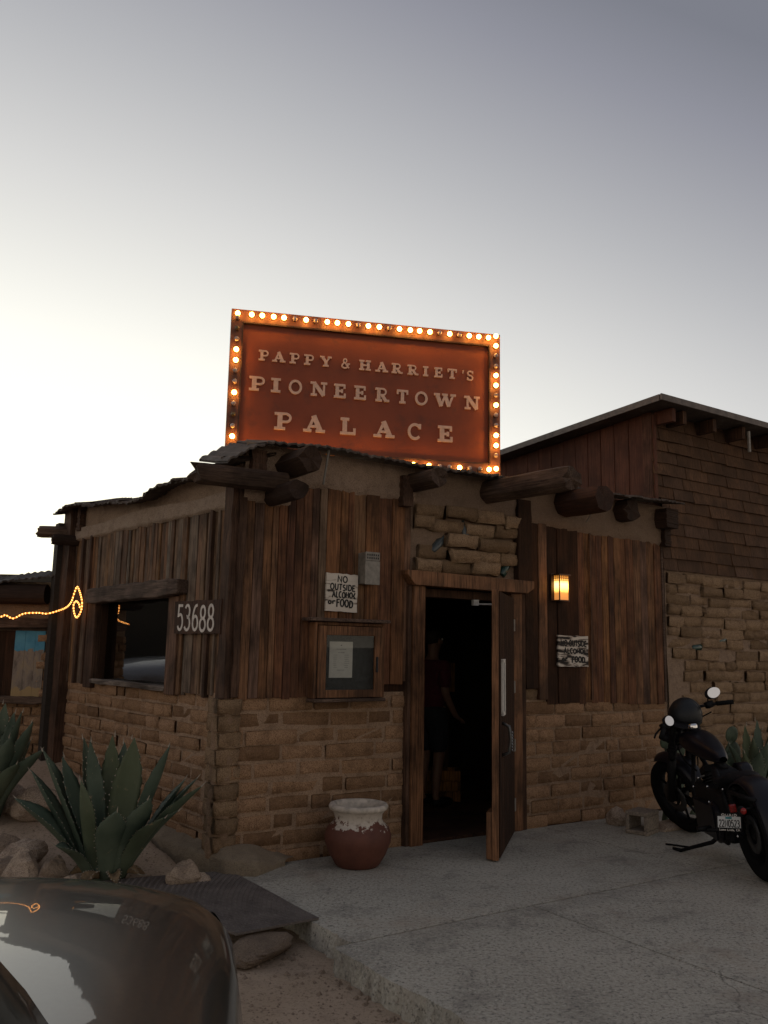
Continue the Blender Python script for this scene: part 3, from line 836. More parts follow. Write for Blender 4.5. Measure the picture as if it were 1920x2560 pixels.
lp('kick_board', MB().box((0.98, 0.045, 0.17), (0.2, 0.05, 0.34)), TRIM, 0.01)
m = MB(); m.tube([FF.P(1.86, 1.95, -0.05), FF.P(2.17, 1.955, 0.02), DM @ Vector((0.33, 0.05, 1.93))], 0.008, 6); m.box((0, 0, 0), (0.06, 0.03, 0.05), FF.M(1.86, 1.96, -0.02))
m.build('closer_arm', mat_plain('bright_closer_steel', (0.62, 0.62, 0.6), 0.4, 0.3), DOOR)

# mud kerb at the foot of the corner
KERB = bpy.data.objects.new('mud_kerb', None)
def kerb(i, j):
    pts = [on_ground(*p) for p in ((335, 2096), (400, 2138), (480, 2168), (560, 2188), (640, 2191), (712, 2164))]
    t = i * (len(pts) - 1); k = min(int(t), len(pts) - 2); p = pts[k].lerp(pts[k + 1], t - k)
    inn = [LL.P(-1.5, 0, 0.12), LL.P(-1.0, 0, 0.02), LL.P(-0.5, 0, 0.0), LL.P(0.0, 0, 0.03), FF.P(-0.2, 0, 0.03), FF.P(0.12, 0, 0.0)]
    q = inn[k].lerp(inn[k + 1], t - k)
    prof = [(0, -0.14), (0.0, 0.06), (0.05, 0.105), (0.3, 0.125), (1.0, 0.16)]
    a = j * (len(prof) - 1); b = min(int(a), len(prof) - 2)
    w = prof[b][0] + (prof[b + 1][0] - prof[b][0]) * (a - b); z = prof[b][1] + (prof[b + 1][1] - prof[b][1]) * (a - b)
    if z > 0: z *= (1 - 0.75 * sstep(0.72, 1.0, i))
    r = p.lerp(q, w); r.z = z + 0.02 * noise.noise(Vector((r.x * 7, r.y * 7, z * 9)))
    r.x += 0.012 * noise.noise(Vector((r.x * 11, r.y * 11, 3))); return r
m = MB(); m.grid(kerb, 50, 16)
bpy.data.objects.remove(KERB)
KERB = tag(m.build('mud_kerb', KERBMUD, smooth=True), kind='structure')
# ================================================================== taller barn at the right
BARN_T = thing('barn', 'tall barn with brown shingled wall, red-brown board gable and adobe base', 'building', FF.P(6, 0))
BW = wallbox('side_wall', FF, 4.44, 9.5, -0.2, 2.46, -0.3, 0.0, PLASTER, BARN_T)
holesB = [(5.02, 2.05), (4.98, 1.62), (5.42, 1.70), (5.62, 1.14), (5.33, 1.52), (5.75, 1.66), (4.75, 1.0)]
def skipB(u, v):
    if u < 4.72 and v < 1.45 and noise.noise(Vector((u * 3, v * 3, 1))) > -0.25: return True
    return any(abs(u - a) < 0.13 and abs(v - b) < 0.055 for a, b in holesB)
brickwork(BW, FF, 4.45, 7.4, 0.0, 2.40, 0.112, 0.37, BR_ROUGH + BR_LUMP, joint=0.008, proud=(0.002, 0.045), hj=0.010, skip=skipB)
for (u, v) in holesB[1:3]:
    m = MB(); m.lathe([(0.0, -.12), (.036, -.12), (.04, -.1), (.04, .03), (.015, .08), (.0, .12)], 12)
    m.build('bottle', BOTTLE, BW, smooth=True, M=FF.M(u, v, -0.02) @ Matrix.Rotation(1.45, 4, 'Y'))
plaster('mud_patch', FF, 4.42, 4.76, lambda u: -0.05, lambda u: 1.48 - (u - 4.42) * 1.6, 0.02, 0.03, PLASTER, BARN_T, nu=12, seed=9)

SW = wallbox('shingle_wall', FF, 4.44, 9.5, 2.46, 4.10, -0.3, 0.0, BARN, BARN_T)
m = MB(); m.fbox(FF, 4.30, 4.438, 3.12, 4.10, -0.3, -0.002); m.build('shingle_wall', BARN, BARN_T)
rowh, v = 0.128, 2.42
r_i = 0
while v < 3.98:
    u = 4.30 - (0.16 if r_i % 2 else 0.0) - R(0, 0.05)
    while u < 7.3:
        w = R(0.25, 0.44); a = max(u, 4.40 if v < 3.1 else 4.27); b = u + w
        if b - a > 0.05:
            lift = R(0, 1) < 0.22
            y0 = 0.030 + R(0, .006) + (0.012 if lift else 0)
            dv = R(-.006, .004)
            m = MB()
            g = 0.003
            prof = [(a + g, v + dv - (R(0, .012) if lift else 0), y0), (b - g, v + dv + R(-.004, .004), y0 + R(-.004, .004))]
            vs = [FF.P(prof[0][0], prof[0][1], prof[0][2]), FF.P(prof[1][0], prof[1][1], prof[1][2]), FF.P(b - g, v + rowh + .03, 0.012), FF.P(a + g, v + rowh + .03, 0.012)]
            vs += [q - FF.n * 0.018 for q in vs]
            m.add(vs, [(0, 1, 2, 3), (7, 6, 5, 4), (0, 4, 5, 1), (1, 5, 6, 2), (2, 6, 7, 3), (3, 7, 4, 0)])
            inst('shingle', m.mesh('shingle', SHINGLE), SW, Matrix.Identity(4))
        u = b
    v += rowh; r_i += 1

# gable wall of vertical boards
GW = bpy.data.objects.new('gable_wall', None)
def rake(u): return 4.125 + 0.060 * u
vs = [KK.P(0, 2.6, -.02), KK.P(-6, 2.6, -.02), KK.P(-6, rake(-6), -.02), KK.P(0, rake(0), -.02)]
vs += [q - KK.n * 0.15 for q in vs]
m = MB(); m.add(vs, [(0, 1, 2, 3), (7, 6, 5, 4), (0, 4, 5, 1), (1, 5, 6, 2), (2, 6, 7, 3), (3, 7, 4, 0)])
bpy.data.objects.remove(GW)
GW = m.build('gable_wall', BARN, BARN_T)
u = -0.10
while u > -5.6:
    w = R(0.19, 0.205)
    plank(GW, KK, u - w + .008, u, 2.6, rake(u - w) - .02, -0.02, R(0.006, 0.012), BARN, slope=0.060 * w, name='board')
    u -= w
for a, b, n_ in ((-0.10, 0.02, 0.022),):
    m = MB(); m.fbox(KK, a, b, 2.6, 4.11, -0.02, n_); m.build('corner_trim', mat_wood('trim_red', [(0.15, 0.068, 0.045), (0.16, 0.072, 0.048)], worn=0.2), BARN_T, bevel=0.004)
m = MB(); m.fbox(FF, 4.285, 4.335, 3.12, 4.08, 0.0, 0.04); m.build('corner_trim', BARN, BARN_T, bevel=0.004)
# roof slab following the rake, eave oversailing the shingle wall
EAVE_N, EAVE_Z, EAVE_U = 0.34, 4.185, 4.035
def roofpt(u_along, d, dz=0.0):          # u along the eave, d back from the eave
    p = FF.P(u_along, 4.40, EAVE_N) - FF.n * d
    return Vector((p.x, p.y, EAVE_Z - 0.060 * d + dz))
vs = [roofpt(EAVE_U + .015, 0), roofpt(9.8, 0), roofpt(9.8, 7), roofpt(EAVE_U + .015, 7)]
vs += [q - Vector((0, 0, 0.05)) for q in vs]
m = MB(); m.add(vs, [(0, 1, 2, 3), (7, 6, 5, 4), (0, 4, 5, 1), (1, 5, 6, 2), (2, 6, 7, 3), (3, 7, 4, 0)])
m.build('roof', ROOF, BARN_T)
FASC = mat_plain('grey_roof_edge', (0.13, 0.105, 0.09), 0.6, noise_amt=0.35, scale=14)
vs = [roofpt(EAVE_U, -.012, .008), roofpt(9.8, -.012, .008), roofpt(9.8, -.012, -.058), roofpt(EAVE_U, -.012, -.058)]
vs += [q - FF.n * 0.02 for q in vs]
m = MB(); m.add(vs, [(0, 1, 2, 3), (7, 6, 5, 4), (0, 4, 5, 1), (1, 5, 6, 2), (2, 6, 7, 3), (3, 7, 4, 0)])
vs = [roofpt(EAVE_U, .02, .008), roofpt(EAVE_U, 7, .008), roofpt(EAVE_U, 7, -.058), roofpt(EAVE_U, .02, -.058)]
vs += [q + FF.u * 0.014 for q in vs]
m.add(vs, [(0, 1, 2, 3), (7, 6, 5, 4), (0, 4, 5, 1), (1, 5, 6, 2), (2, 6, 7, 3), (3, 7, 4, 0)])
m.build('roof_edge', FASC, BARN_T)
for u in (4.36, 4.54, 5.06, 5.60, 6.15, 6.70):
    m = MB(); m.fbox(FF, u - 0.03, u + 0.03, 3.97, 4.115, -0.05, 0.25); m.build('rafter', BARN if u < 4.4 else DARKWOOD, BARN_T, bevel=0.004)
m = MB(); m.fbox(FF, 5.63, 5.66, 3.82, 4.06, 0.27, 0.29); m.build('hanging_strap', DULL_STEEL, BARN_T)

# ================================================================== low building at the far left
LOW = thing('adobe_outbuilding', 'low flat-roofed adobe outbuilding with a blue shuttered window behind the corner', 'building', MM.P(-0.8, 0.3))
LW = wallbox('front_wall', MM, -1.5, 0.05, 0.0, 2.1, -0.3, -0.02, MORTAR, LOW)
def skipL(u, v): return (-1.02 < u < -0.38 and 0.96 < v < 1.66) or (1.66 < v and u < -0.28) or (v > 0.94 and v < 1.0 and -1.0 < u < -0.32)
brickwork(LW, MM, -1.5, -0.0, 0.15, 2.18, 0.094, 0.20, BR_SMALL, joint=0.011, proud=(-0.005, 0.014), hj=0.004, skip=skipL, lmin=0.05)
WL = bpy.data.objects.new('window', None); place(WL, LOW, MM.M(-0.62, 1.3, 0))
def wl(name, m, mat, **k): return m.build(name, mat, WL, **k)
wl('lintel', rough_beam(1.05, 0.10, 0.14, 15), GREYWOOD, M=MM.M(-0.80, 1.735, 0.03), bevel=0.01)
m = MB(); m.fbox(MM, -0.90, -0.372, 1.66, 1.68, -0.03, 0.012); wl('head_trim', m, GREYWOOD)
def mat_shutter():
    k = NT('peeling_blue_paint'); k.setv(Roughness=0.85)
    p = k.pos((1, 1, 1))
    z = k.n('ShaderNodeSeparateXYZ'); k.l(p, z.inputs[0])
    edge = k.math('ADD', z.outputs['Z'], k.math('MULTIPLY', k.math('SUBTRACT', k.noise(k.pos((14, 14, 9)), 1.0, 6, 0.7), 0.5), 0.22))
    wood = k.ramp(k.noise(k.pos((14, 14, 5)), 1.0, 6, 0.7), [(0.3, (0.09, 0.07, 0.055)), (0.5, (0.25, 0.2, 0.16)), (0.62, (0.3, 0.23, 0.15)), (0.75, (0.13, 0.11, 0.095))])
    ochre = k.mix(wood, (0.36, 0.25, 0.12), k.ramp(edge, [(0.0, 1.0), (1.10, 0.9), (1.17, 0.0)]) if False else k.math('LESS_THAN', edge, 1.07))
    blue = k.ramp(k.noise(k.pos((8, 8, 8)), 1.0, 4), [(0.3, (0.06, 0.23, 0.36)), (0.7, (0.11, 0.33, 0.46))])
    k.color(k.mix(ochre, blue, k.math('GREATER_THAN', edge, 1.455)))
    return k.m
SHUT = mat_shutter()
for a, b in ((-0.695, -0.59), (-0.588, -0.485), (-0.483, -0.385)):
    m = MB(); m.fbox(MM, a, b, 0.985, 1.655, -0.03, 0.0 + R(0, .004)); wl('shutter_plank', m, SHUT)
for a, b in ((-0.90, -0.80), (-0.798, -0.70)):
    m = MB(); m.fbox(MM, a, b, 0.96, 1.655, -0.03, -0.01); wl('shutter_plank', m, PLANK_BLACK)
wl('sill', rough_beam(0.85, 0.07, 0.14, 17), GREYWOOD, M=MM.M(-0.70, 0.955, 0.03), bevel=0.01)
m = MB(); m.ball(MM.P(-0.41, 0.945, 0.06), 0.02, 8, 6); wl('sill_knob', m, PLASTER_PALE)
viga(MM.M(-0.36, 2.03, 0.10) @ Matrix.Rotation(math.pi, 4, 'Z'), 1.15, 0.105, LOG_DARK, 31, parent=LOW)
m = MB(); m.fbox(MM, -1.5, -0.02, 2.08, 2.16, -0.3, 0.01); m.build('cornice', PLASTER, LOW)
roof_sheet(MM, -1.5, -0.25, [(-2.2, 2.06), (-0.9, 2.135), (-0.5, 2.20), (-0.2, 2.23)], 0.2, -0.2, 0.0, 77, parent=LOW)
m = MB(); m.fbox(MM, -16.0, 0.35, 0.0, 2.36, -4.0, -1.6); m.build('rear_block', mat_plain('dark_stucco', (0.07, 0.06, 0.045), 0.95), LOW)
m = MB(); m.tube([(-3.19, 8.9, 2.30), (-3.45, 9.4, 2.22)], 0.006, 5); m.build('stay_wire', BLACK, LOW)

# ================================================================== marquee sign on the roof
SG = Frame(at(561, 1149, 7.6), 12.0)
s0 = at(561, 1149, 7.6).z
SW_, SH_ = 2.63, 1.44
SIGN = thing('marquee_sign', 'orange-brown rooftop sign with pale slab letters in a border of glowing bulbs', 'sign', SG.P(SW_ / 2, s0))
def svec(u, v, n=0): return SG.P(u, s0 + v, n)
def mat_signface():
    k = NT('sign_face_paint'); k.setv(Roughness=0.65)
    p = k.pos()
    c = k.ramp(k.noise(p, 1.6, 4, 0.6), [(0.3, (0.185, 0.038, 0.013)), (0.7, (0.27, 0.06, 0.02))])
    c = k.mix(c, (0.08, 0.03, 0.02), k.ramp(k.noise(p, 5, 6, 0.75), [(0.3, 0.5), (0.45, 0.0)]))
    k.color(c); return k.m
FACE = mat_signface()
CAB = mat_plain('sign_cabinet_rust', (0.135, 0.052, 0.030), 0.6, noise_amt=0.4, scale=9)
RIM = mat_plain('sign_inner_rim', (0.05, 0.022, 0.016), 0.7, noise_amt=0.4, scale=20)
BD = 0.115
m = MB(); m.fbox(SG, BD, SW_ - BD, s0 + BD, s0 + SH_ - BD, -0.10, -0.035); PANEL = m.build('panel', FACE, SIGN)
m = MB()
m.fbox(SG, 0, SW_, s0 + SH_ - BD, s0 + SH_, -0.16, 0.0)
m.fbox(SG, 0, SW_, s0, s0 + BD, -0.16, 0.0)
m.fbox(SG, 0, BD, s0 + BD, s0 + SH_ - BD, -0.16, -0.001)
m.fbox(SG, SW_ - BD, SW_, s0 + BD, s0 + SH_ - BD, -0.16, -0.001)
m.build('cabinet', CAB, SIGN)
m = MB()
t = 0.014
m.fbox(SG, BD - t, SW_ - BD + t, s0 + SH_ - BD - t, s0 + SH_ - BD, -0.05, 0.003)
m.fbox(SG, BD - t, SW_ - BD + t, s0 + BD, s0 + BD + t, -0.05, 0.003)
m.fbox(SG, BD - t, BD, s0 + BD + t, s0 + SH_ - BD - t, -0.05, 0.002)
m.fbox(SG, SW_ - BD, SW_ - BD + t, s0 + BD + t, s0 + SH_ - BD - t, -0.05, 0.002)
m.build('inner_rim', RIM, SIGN)
for u in (0.45, 2.2):
    m = MB(); m.fbox(SG, u - .04, u + .04, 2.9, s0 + 1.2, -0.24, -0.165); m.build('support_post', POST, SIGN)
m = MB(); m.fbox(SG, 0.02, SW_ - 0.02, s0 + .02, s0 + SH_ - .02, -0.175, -0.16); m.build('back_panel', CAB, SIGN)

def zs(x, y): return (520 + x * .4822, 720 + y * .4822)
class _S:                                # sign-plane coordinates of a photograph pixel
    @staticmethod
    def at(px, py, n=0.0):
        d = sight(px, py); o = SG.o + SG.n * n; C = Vector((0, 0, EYE))
        tt = (o - C).dot(SG.n) / d.dot(SG.n); q = C + d * tt
        return (q - SG.o).dot(SG.u), q.z - s0
BULB_ON = mat_emit('lit_bulb', (1.0, 0.43, 0.07), 46.0)
BULB_OFF = mat_plain('unlit_bulb', (0.55, 0.42, 0.36), 0.15, noise_amt=0.3)
BULB_DIM = mat_plain('amber_bulb', (0.20, 0.13, 0.05), 0.15, noise_amt=0.3)
mb = MB(); mb.ball((0, 0, 0), 0.0225, 12, 8)
mon, moff, mdim = (mb.mesh('bulb', x, True) for x in (BULB_ON, BULB_OFF, BULB_DIM))
msock = MB().lathe([(0.014, -0.05), (0.017, -0.02), (0.013, -0.01)], 10).mesh('socket', RIM, True)
top = [155, 227, 281, 340, 393, -450, 507, -557, 616, 668, 725, -776, 828, 884, -936, 988, 1044, 1092, 1145, -1195, 1247, -1297, 1348, 1397, 1447]
left = [-158, -214.5, -270, 325, 380, -433, -490, 548, -604, -660.5, -720, 775, -845]
right = [258, 308, -358, -412, 461, 512, -563, 614, -665, -718, 770, 822, -873, 942]
bott = [210, -262, -314, 366, 420, -472, 526, -580, 634, -688, -740, 794, -846, 900, -952, -1006, 1060, 1140, -1195, -1245, 1298, -1350, -1403, 1450]
spots = []
for x in top:
    f = (abs(x) - 155) / (1497 - 155); spots.append((_S.at(*zs(abs(x), 106 + f * 154))[0], SH_ - BD / 2, x > 0, 0))
for y in left: spots.append((BD / 2, _S.at(*zs(142, abs(y)))[1], y > 0, 1 if y in (-214.5, -660.5) else 0))
for y in right: spots.append((SW_ - BD / 2, _S.at(*zs(1497, abs(y)))[1], y > 0, 0))
for x in bott: spots.append((_S.at(*zs(abs(x), 800 + (abs(x) - 128) * .105))[0], BD / 2, x > 0, 0))
for u, v, on, amber in spots:
    M = SG.M(u, s0 + v, 0.042)
    b = inst('bulb', mon if on else (mdim if amber else moff), SIGN, M)
    b['label'] = 'glowing amber bulb' if on else 'unlit bulb'
    inst('socket', msock, b, SG.M(u, s0 + v, 0.0) @ Matrix.Rotation(math.pi / 2, 4, 'X') @ Matrix.Translation((0, 0, 0.04)))

# -- stroke lettering
def arc(cx, cy, rx, ry, a0, a1, n=12):
    return [(cx + rx * math.cos(RAD(a0 + (a1 - a0) * i / n)), cy + ry * math.sin(RAD(a0 + (a1 - a0) * i / n))) for i in range(n + 1)]
def ribbon(m, pts, w, z0, z1, M, closed=False):
    """a stroke of width w along pts (x, y), between depths z0 (back) and z1 (front, towards -y)"""
    n = len(pts); L, Rr = [], []
    for i, p in enumerate(pts):
        if closed: a, b = pts[(i - 1) % n], pts[(i + 1) % n]
        else: a, b = pts[max(i - 1, 0)], pts[min(i + 1, n - 1)]
        def nrm(s, e):
            dx, dy = e[0] - s[0], e[1] - s[1]; l = math.hypot(dx, dy) or 1e-9; return (-dy / l, dx / l)
        n1 = nrm(a, p) if a != p else nrm(p, b); n2 = nrm(p, b) if b != p else n1
        bx, by = n1[0] + n2[0], n1[1] + n2[1]; l = math.hypot(bx, by) or 1e-9; bx, by = bx / l, by / l
        k = w / 2 / max(0.45, bx * n1[0] + by * n1[1])
        L.append((p[0] + bx * k, p[1] + by * k)); Rr.append((p[0] - bx * k, p[1] - by * k))
    vs = []
    for (x, y), (X, Y) in zip(L, Rr):
        vs += [(x, -z1, y), (X, -z1, Y), (X, -z0, Y), (x, -z0, y)]
    fs = []
    for i in range(n if closed else n - 1):
        a, b = i * 4, ((i + 1) % n) * 4
        for k in range(4): fs.append((a + k, a + (k + 1) % 4, b + (k + 1) % 4, b + k))
    if not closed: fs += [(3, 2, 1, 0), (n * 4 - 4, n * 4 - 3, n * 4 - 2, n * 4 - 1)]
    m.add(vs, fs, M)
# slab alphabet: (strokes [(points, width, closed)], serifs [(cx, y, half width)]) in a box of height 1 and width w
TK, TN, SF = 0.27, 0.15, 0.165
def slab(ch):
    T, N, S = TK, TN, SF
    lo, hi = S / 2, 1 - S / 2
    if ch == 'P': return 1.05, [([(.30, .05), (.30, .95)], T, 0), ([(.30, .93), (.62, .93)] + arc(.62, .70, .25, .23, 90, -90) + [(.30, .47)], .14, 0)], [(.30, lo, .30), (.16, hi, .16)]
    if ch == 'I': return 0.6, [([(.30, .05), (.30, .95)], T, 0)], [(.30, lo, .28), (.30, hi, .28)]
    if ch == 'A': return 1.15, [([(.22, .08), (.56, .94)], N, 0), ([(.52, .97), (.90, .08)], T, 0), ([(.34, .34), (.80, .34)], N, 0)], [(.20, lo, .22), (.90, lo, .25)]
    if ch == 'Y': return 1.1, [([(.56, .05), (.56, .46)], T, 0), ([(.20, .92), (.57, .42)], T * .95, 0), ([(.92, .92), (.57, .44)], N, 0)], [(.56, lo, .27), (.19, hi, .21), (.91, hi, .19)]
    if ch == 'H': return 1.15, [([(.26, .05), (.26, .95)], T, 0), ([(.88, .05), (.88, .95)], T, 0), ([(.26, .5), (.88, .5)], N, 0)], [(.26, lo, .25), (.88, lo, .25), (.26, hi, .25), (.88, hi, .25)]
    if ch == 'R': return 1.15, [([(.28, .05), (.28, .95)], T, 0), ([(.28, .935), (.60, .935)] + arc(.60, .715, .24, .22, 90, -90) + [(.28, .495)], .13, 0), ([(.52, .5), (.84, .08)], T * .9, 0)], [(.28, lo, .26), (.16, hi, .15), (.92, lo, .20)]
    if ch == 'E': return 1.0, [([(.26, .05), (.26, .95)], T, 0), ([(.26, .5), (.62, .5)], N, 0), ([(.62, .36), (.62, .64)], N, 0), ([(.84, .03), (.84, .34)], N, 0), ([(.80, .97), (.80, .68)], N, 0)], [(.44, lo, .44), (.43, hi, .42)]
    if ch == 'T': return 1.05, [([(.52, .05), (.52, .95)], T, 0), ([(.10, .97), (.10, .66)], N, 0), ([(.94, .97), (.94, .66)], N, 0)], [(.52, lo, .27), (.52, hi, .48)]
    if ch == 'L': return 1.0, [([(.27, .05), (.27, .95)], T, 0), ([(.86, .03), (.86, .40)], N, 0)], [(.46, lo, .46), (.27, hi, .26)]
    if ch == 'N': return 1.2, [([(.22, .05), (.22, .95)], N, 0), ([(.20, .95), (.94, .05)], T, 0), ([(.94, .05), (.94, .95)], N, 0)], [(.22, lo, .22), (.16, hi, .20), (.94, hi, .22)]
    if ch == 'O': return 1.05, [(arc(.52, .5, .40, .43, 0, 345, 23), .17, 1)], []
    if ch == 'C': return 1.05, [(arc(.54, .5, .40, .43, 42, 318, 22), .17, 0), ([(.88, .98), (.88, .66)], N, 0)], []
    if ch == 'S': return 0.85, [(arc(.42, .73, .28, .215, 20, 180, 10) + arc(.42, .74, .28, .24, 190, 250, 4) + arc(.42, .26, .30, .24, 70, 0, 5)+ arc(.42, .265, .30, .215, -10, -160, 10), .15, 0), ([(.72, .97), (.72, .70)], N * .8, 0), ([(.12, .03), (.12, .32)], N * .8, 0)], []
    if ch == 'W': return 1.6, [([(.20, .94), (.52, .06)], T, 0), ([(.50, .06), (.80, .90)], N, 0), ([(.76, .94), (1.08, .06)], T, 0), ([(1.06, .06), (1.38, .94)], N, 0)], [(.20, hi, .21), (.78, hi, .20), (1.38, hi, .20)]
    if ch == "'": return 0.35, [([(.20, .98), (.10, .66)], .15, 0)], []
    if ch == '&': return 1.0, [(arc(.42, .76, .17, .18, -60, 250, 14) + [(.50, .46), (.86, .06)], .13, 0), ([(.34, .55)] + arc(.40, .27, .30, .23, 130, 330, 12) + [(.80, .44)], .14, 0), ([(.66, .47), (.96, .47)], N * .8, 0)], []
    return .6, [], []
LET = mat_plain('pale_letter_paint', (0.66, 0.46, 0.36), 0.75, noise_amt=0.12)
def slab_letter(ch, u, vbase, h, w=None):
    adv, strokes, serifs = slab(ch)
    k = (w / adv) if w else h
    M = SG.M(u - adv * k / 2, s0 + vbase, -0.034) @ Matrix.Diagonal((k, 1, h, 1))
    m = MB(); d = 0.016
    for pts, wd, cl in strokes:
        ribbon(m, pts, wd, 0.0, d, M, cl); d += 0.0006
    for cx, y, hw in serifs:
        ribbon(m, [(cx - hw, y), (cx + hw, y)], SF, 0.0, d, M); d += 0.0006
    o = m.build('letter', LET, SIGN); o['label'] = 'raised letter ' + ch if ch.isalpha() else 'raised mark'
    return o
def sline(text, centers, ybase0, ybase1, h_px, widths=None):
    for i, (ch, x) in enumerate(zip(text, centers)):
        f = (x - centers[0]) / (centers[-1] - centers[0])
        u, vb = _S.at(*zs(x, ybase0 + (ybase1 - ybase0) * f), n=-0.03)
        u2, vt = _S.at(*zs(x, ybase0 + (ybase1 - ybase0) * f - h_px * (1 - .07 * f)), n=-0.03)
        w = widths.get(ch) if widths else None
        slab_letter(ch, u, vb, vt - vb, w * 0.00164 if w else None)
sline("PAPPY&HARRIET'S", [290, 367, 450, 525, 610, 713, 813, 900, 980, 1062, 1127, 1195, 1265, 1322, 1358], 378, 481, 54,
      {'P': 62, 'A': 75, 'Y': 66, '&': 54, 'H': 70, 'R': 68, 'I': 34, 'E': 54, 'T': 60, "'": 14, 'S': 44})
sline("PIONEERTOWN", [257, 350, 452, 575, 685, 790, 903, 1007, 1105, 1228, 1370], 534, 632, 74,
      {'P': 98, 'I': 58, 'O': 82, 'N': 96, 'E': 76, 'R': 86, 'T': 72, 'W': 134})
sline("PALACE", [392, 550, 727, 912, 1070, 1232], 737, 800, 90, {'P': 108, 'A': 122, 'L': 96, 'C': 92, 'E': 98})

# ================================================================== hand-painted boards
G1 = {
 'N': (.7, [[(.05, 0), (.1, 1), (.6, .05), (.64, 1)]]), 'O': (.75, [arc(.36, .5, .32, .5, 80, 445, 16)]),
 'U': (.7, [[(.06, 1), (.08, .35)] + arc(.34, .3, .26, .3, 190, 350, 8) + [(.62, 1)]]), 'T': (.6, [[(.02, .92), (.6, .98)], [(.32, .95), (.29, 0)]]),
 'S': (.55, [arc(.28, .74, .22, .24, 40, 230, 9) + arc(.26, .26, .24, .26, 70, -140, 9)]), 'I': (.25, [[(.12, 1), (.1, 0)]]),
 'D': (.7, [[(.1, 1), (.08, 0)], [(.0, .98), (.3, .98)] + arc(.28, .5, .36, .48, 85, -85, 10) + [(.0, .02)]]), 'E': (.6, [[(.55, 1), (.08, .96), (.06, .03), (.58, 0)], [(.08, .52), (.45, .52)]]),
 'A': (.75, [[(.0, -.08), (.36, 1), (.66, 0)], [(.12, .36), (.58, .36)]]), 'L': (.5, [[(.08, 1), (.06, .02), (.5, .0)]]), 'l': (.5, [[(.4, 1.02), (.08, .4), (.5, -.08)]]),
 'C': (.6, [arc(.34, .5, .3, .5, 55, 305, 12)]), 'H': (.7, [[(.06, 1), (.04, 0)], [(.6, 1), (.62, 0)], [(.05, .5), (.6, .54)]]),
 'F': (.6, [[(.6, 1), (.06, .97)], [(.12, .97), (.1, -.12)], [(.12, .52), (.5, .56)]]), 'o': (.5, [arc(.24, .3, .2, .3, 80, 445, 12)]), 'r': (.45, [[(.06, .62), (.08, 0)], [(.08, .35)] + arc(.26, .38, .18, .22, 170, 40, 6)]),
 '5': (.62, [[(.52, 1), (.12, 1), (.08, .58)] + arc(.28, .32, .26, .32, 125, -150, 12)]), '3': (.62, [arc(.26, .75, .24, .25, 150, -80, 10) + arc(.26, .26, .28, .27, 85, -150, 11)]),
 '6': (.62, [[(.5, 1)] + arc(.46, .35, .38, .65, 110, 180, 6) + arc(.33, .28, .25, .28, 180, 540, 16)]), '8': (.64, [arc(.32, .75, .22, .245, -90, 270, 14), arc(.32, .25, .27, .255, 90, 450, 16)]),
 '2': (.6, [arc(.28, .74, .24, .26, 160, -30, 9) + [(.04, .02), (.56, .02)]]), '0': (.62, [arc(.3, .5, .26, .5, 90, 450, 16)]),
 'Q': (.8, [arc(.38, .5, .34, .5, 90, 450, 16), [(.45, .2), (.78, -.1)]]), 'm': (.8, [[(.06, 0), (.06, .6)], arc(.22, .4, .16, .2, 180, 0, 6) + [(.38, 0)], arc(.54, .4, .16, .2, 180, 0, 6) + [(.7, 0)]]),
 'a': (.5, [arc(.22, .28, .19, .28, 60, 300, 10), [(.42, .58), (.42, 0)]]), 'i': (.22, [[(.1, .58), (.1, 0)], [(.1, .78), (.1, .86)]]), 'n': (.52, [[(.06, 0), (.06, .6)], arc(.24, .38, .18, .22, 180, 0, 6) + [(.42, 0)]]),
 'd': (.52, [arc(.22, .28, .19, .28, 60, 300, 10), [(.42, 1), (.42, 0)]]), ',': (.25, [[(.12, .06), (.06, -.14)]]), ' ': (.35, []),
}
def write(m, text, M, x0, x1, y, h, w, tilt=0.0, d0=0.0, jit=0.0, rs=None):
    adv = sum(G1[c][0] for c in text) + 0.14 * (len(text) - 1)
    k = (x1 - x0) / adv; x = x0; d = d0
    rs = rs or random.Random(5)
    for c in text:
        a, strokes = G1[c]
        jy = rs.uniform(-jit, jit) * h; jh = 1 + rs.uniform(-jit, jit)
        for s in strokes:
            pts = [(x + px * k, y + jy + py * h * jh + tilt * (x + px * k - x0)) for px, py in s]
            if math.hypot(pts[0][0] - pts[-1][0], pts[0][1] - pts[-1][1]) < 1e-6: ribbon(m, pts[:-1], w, -0.002, 0.0012 + d, M, True)
            else: ribbon(m, pts, w, -0.002, 0.0012 + d, M)
            d += 0.00012
        x += (a + .14) * k
    return d
def mat_board_sign(name, rough_amt):
    k = NT(name); k.setv(Roughness=0.85)
    p = k.pos((5, 5, 34), False)
    f = k.noise(p, 1.0, 5, 0.6, 0.5)
    k.color(k.ramp(f, [(0.30 + .045 * rough_amt, (0.02, 0.016, 0.013)), (0.33 + .05 * rough_amt, (0.25, 0.2, 0.16)), (0.39 + .05 * rough_amt, (0.60, 0.54, 0.46)), (0.8, (0.70, 0.64, 0.56))]))
    k.bump(f, 0.6, 0.006); return k.m
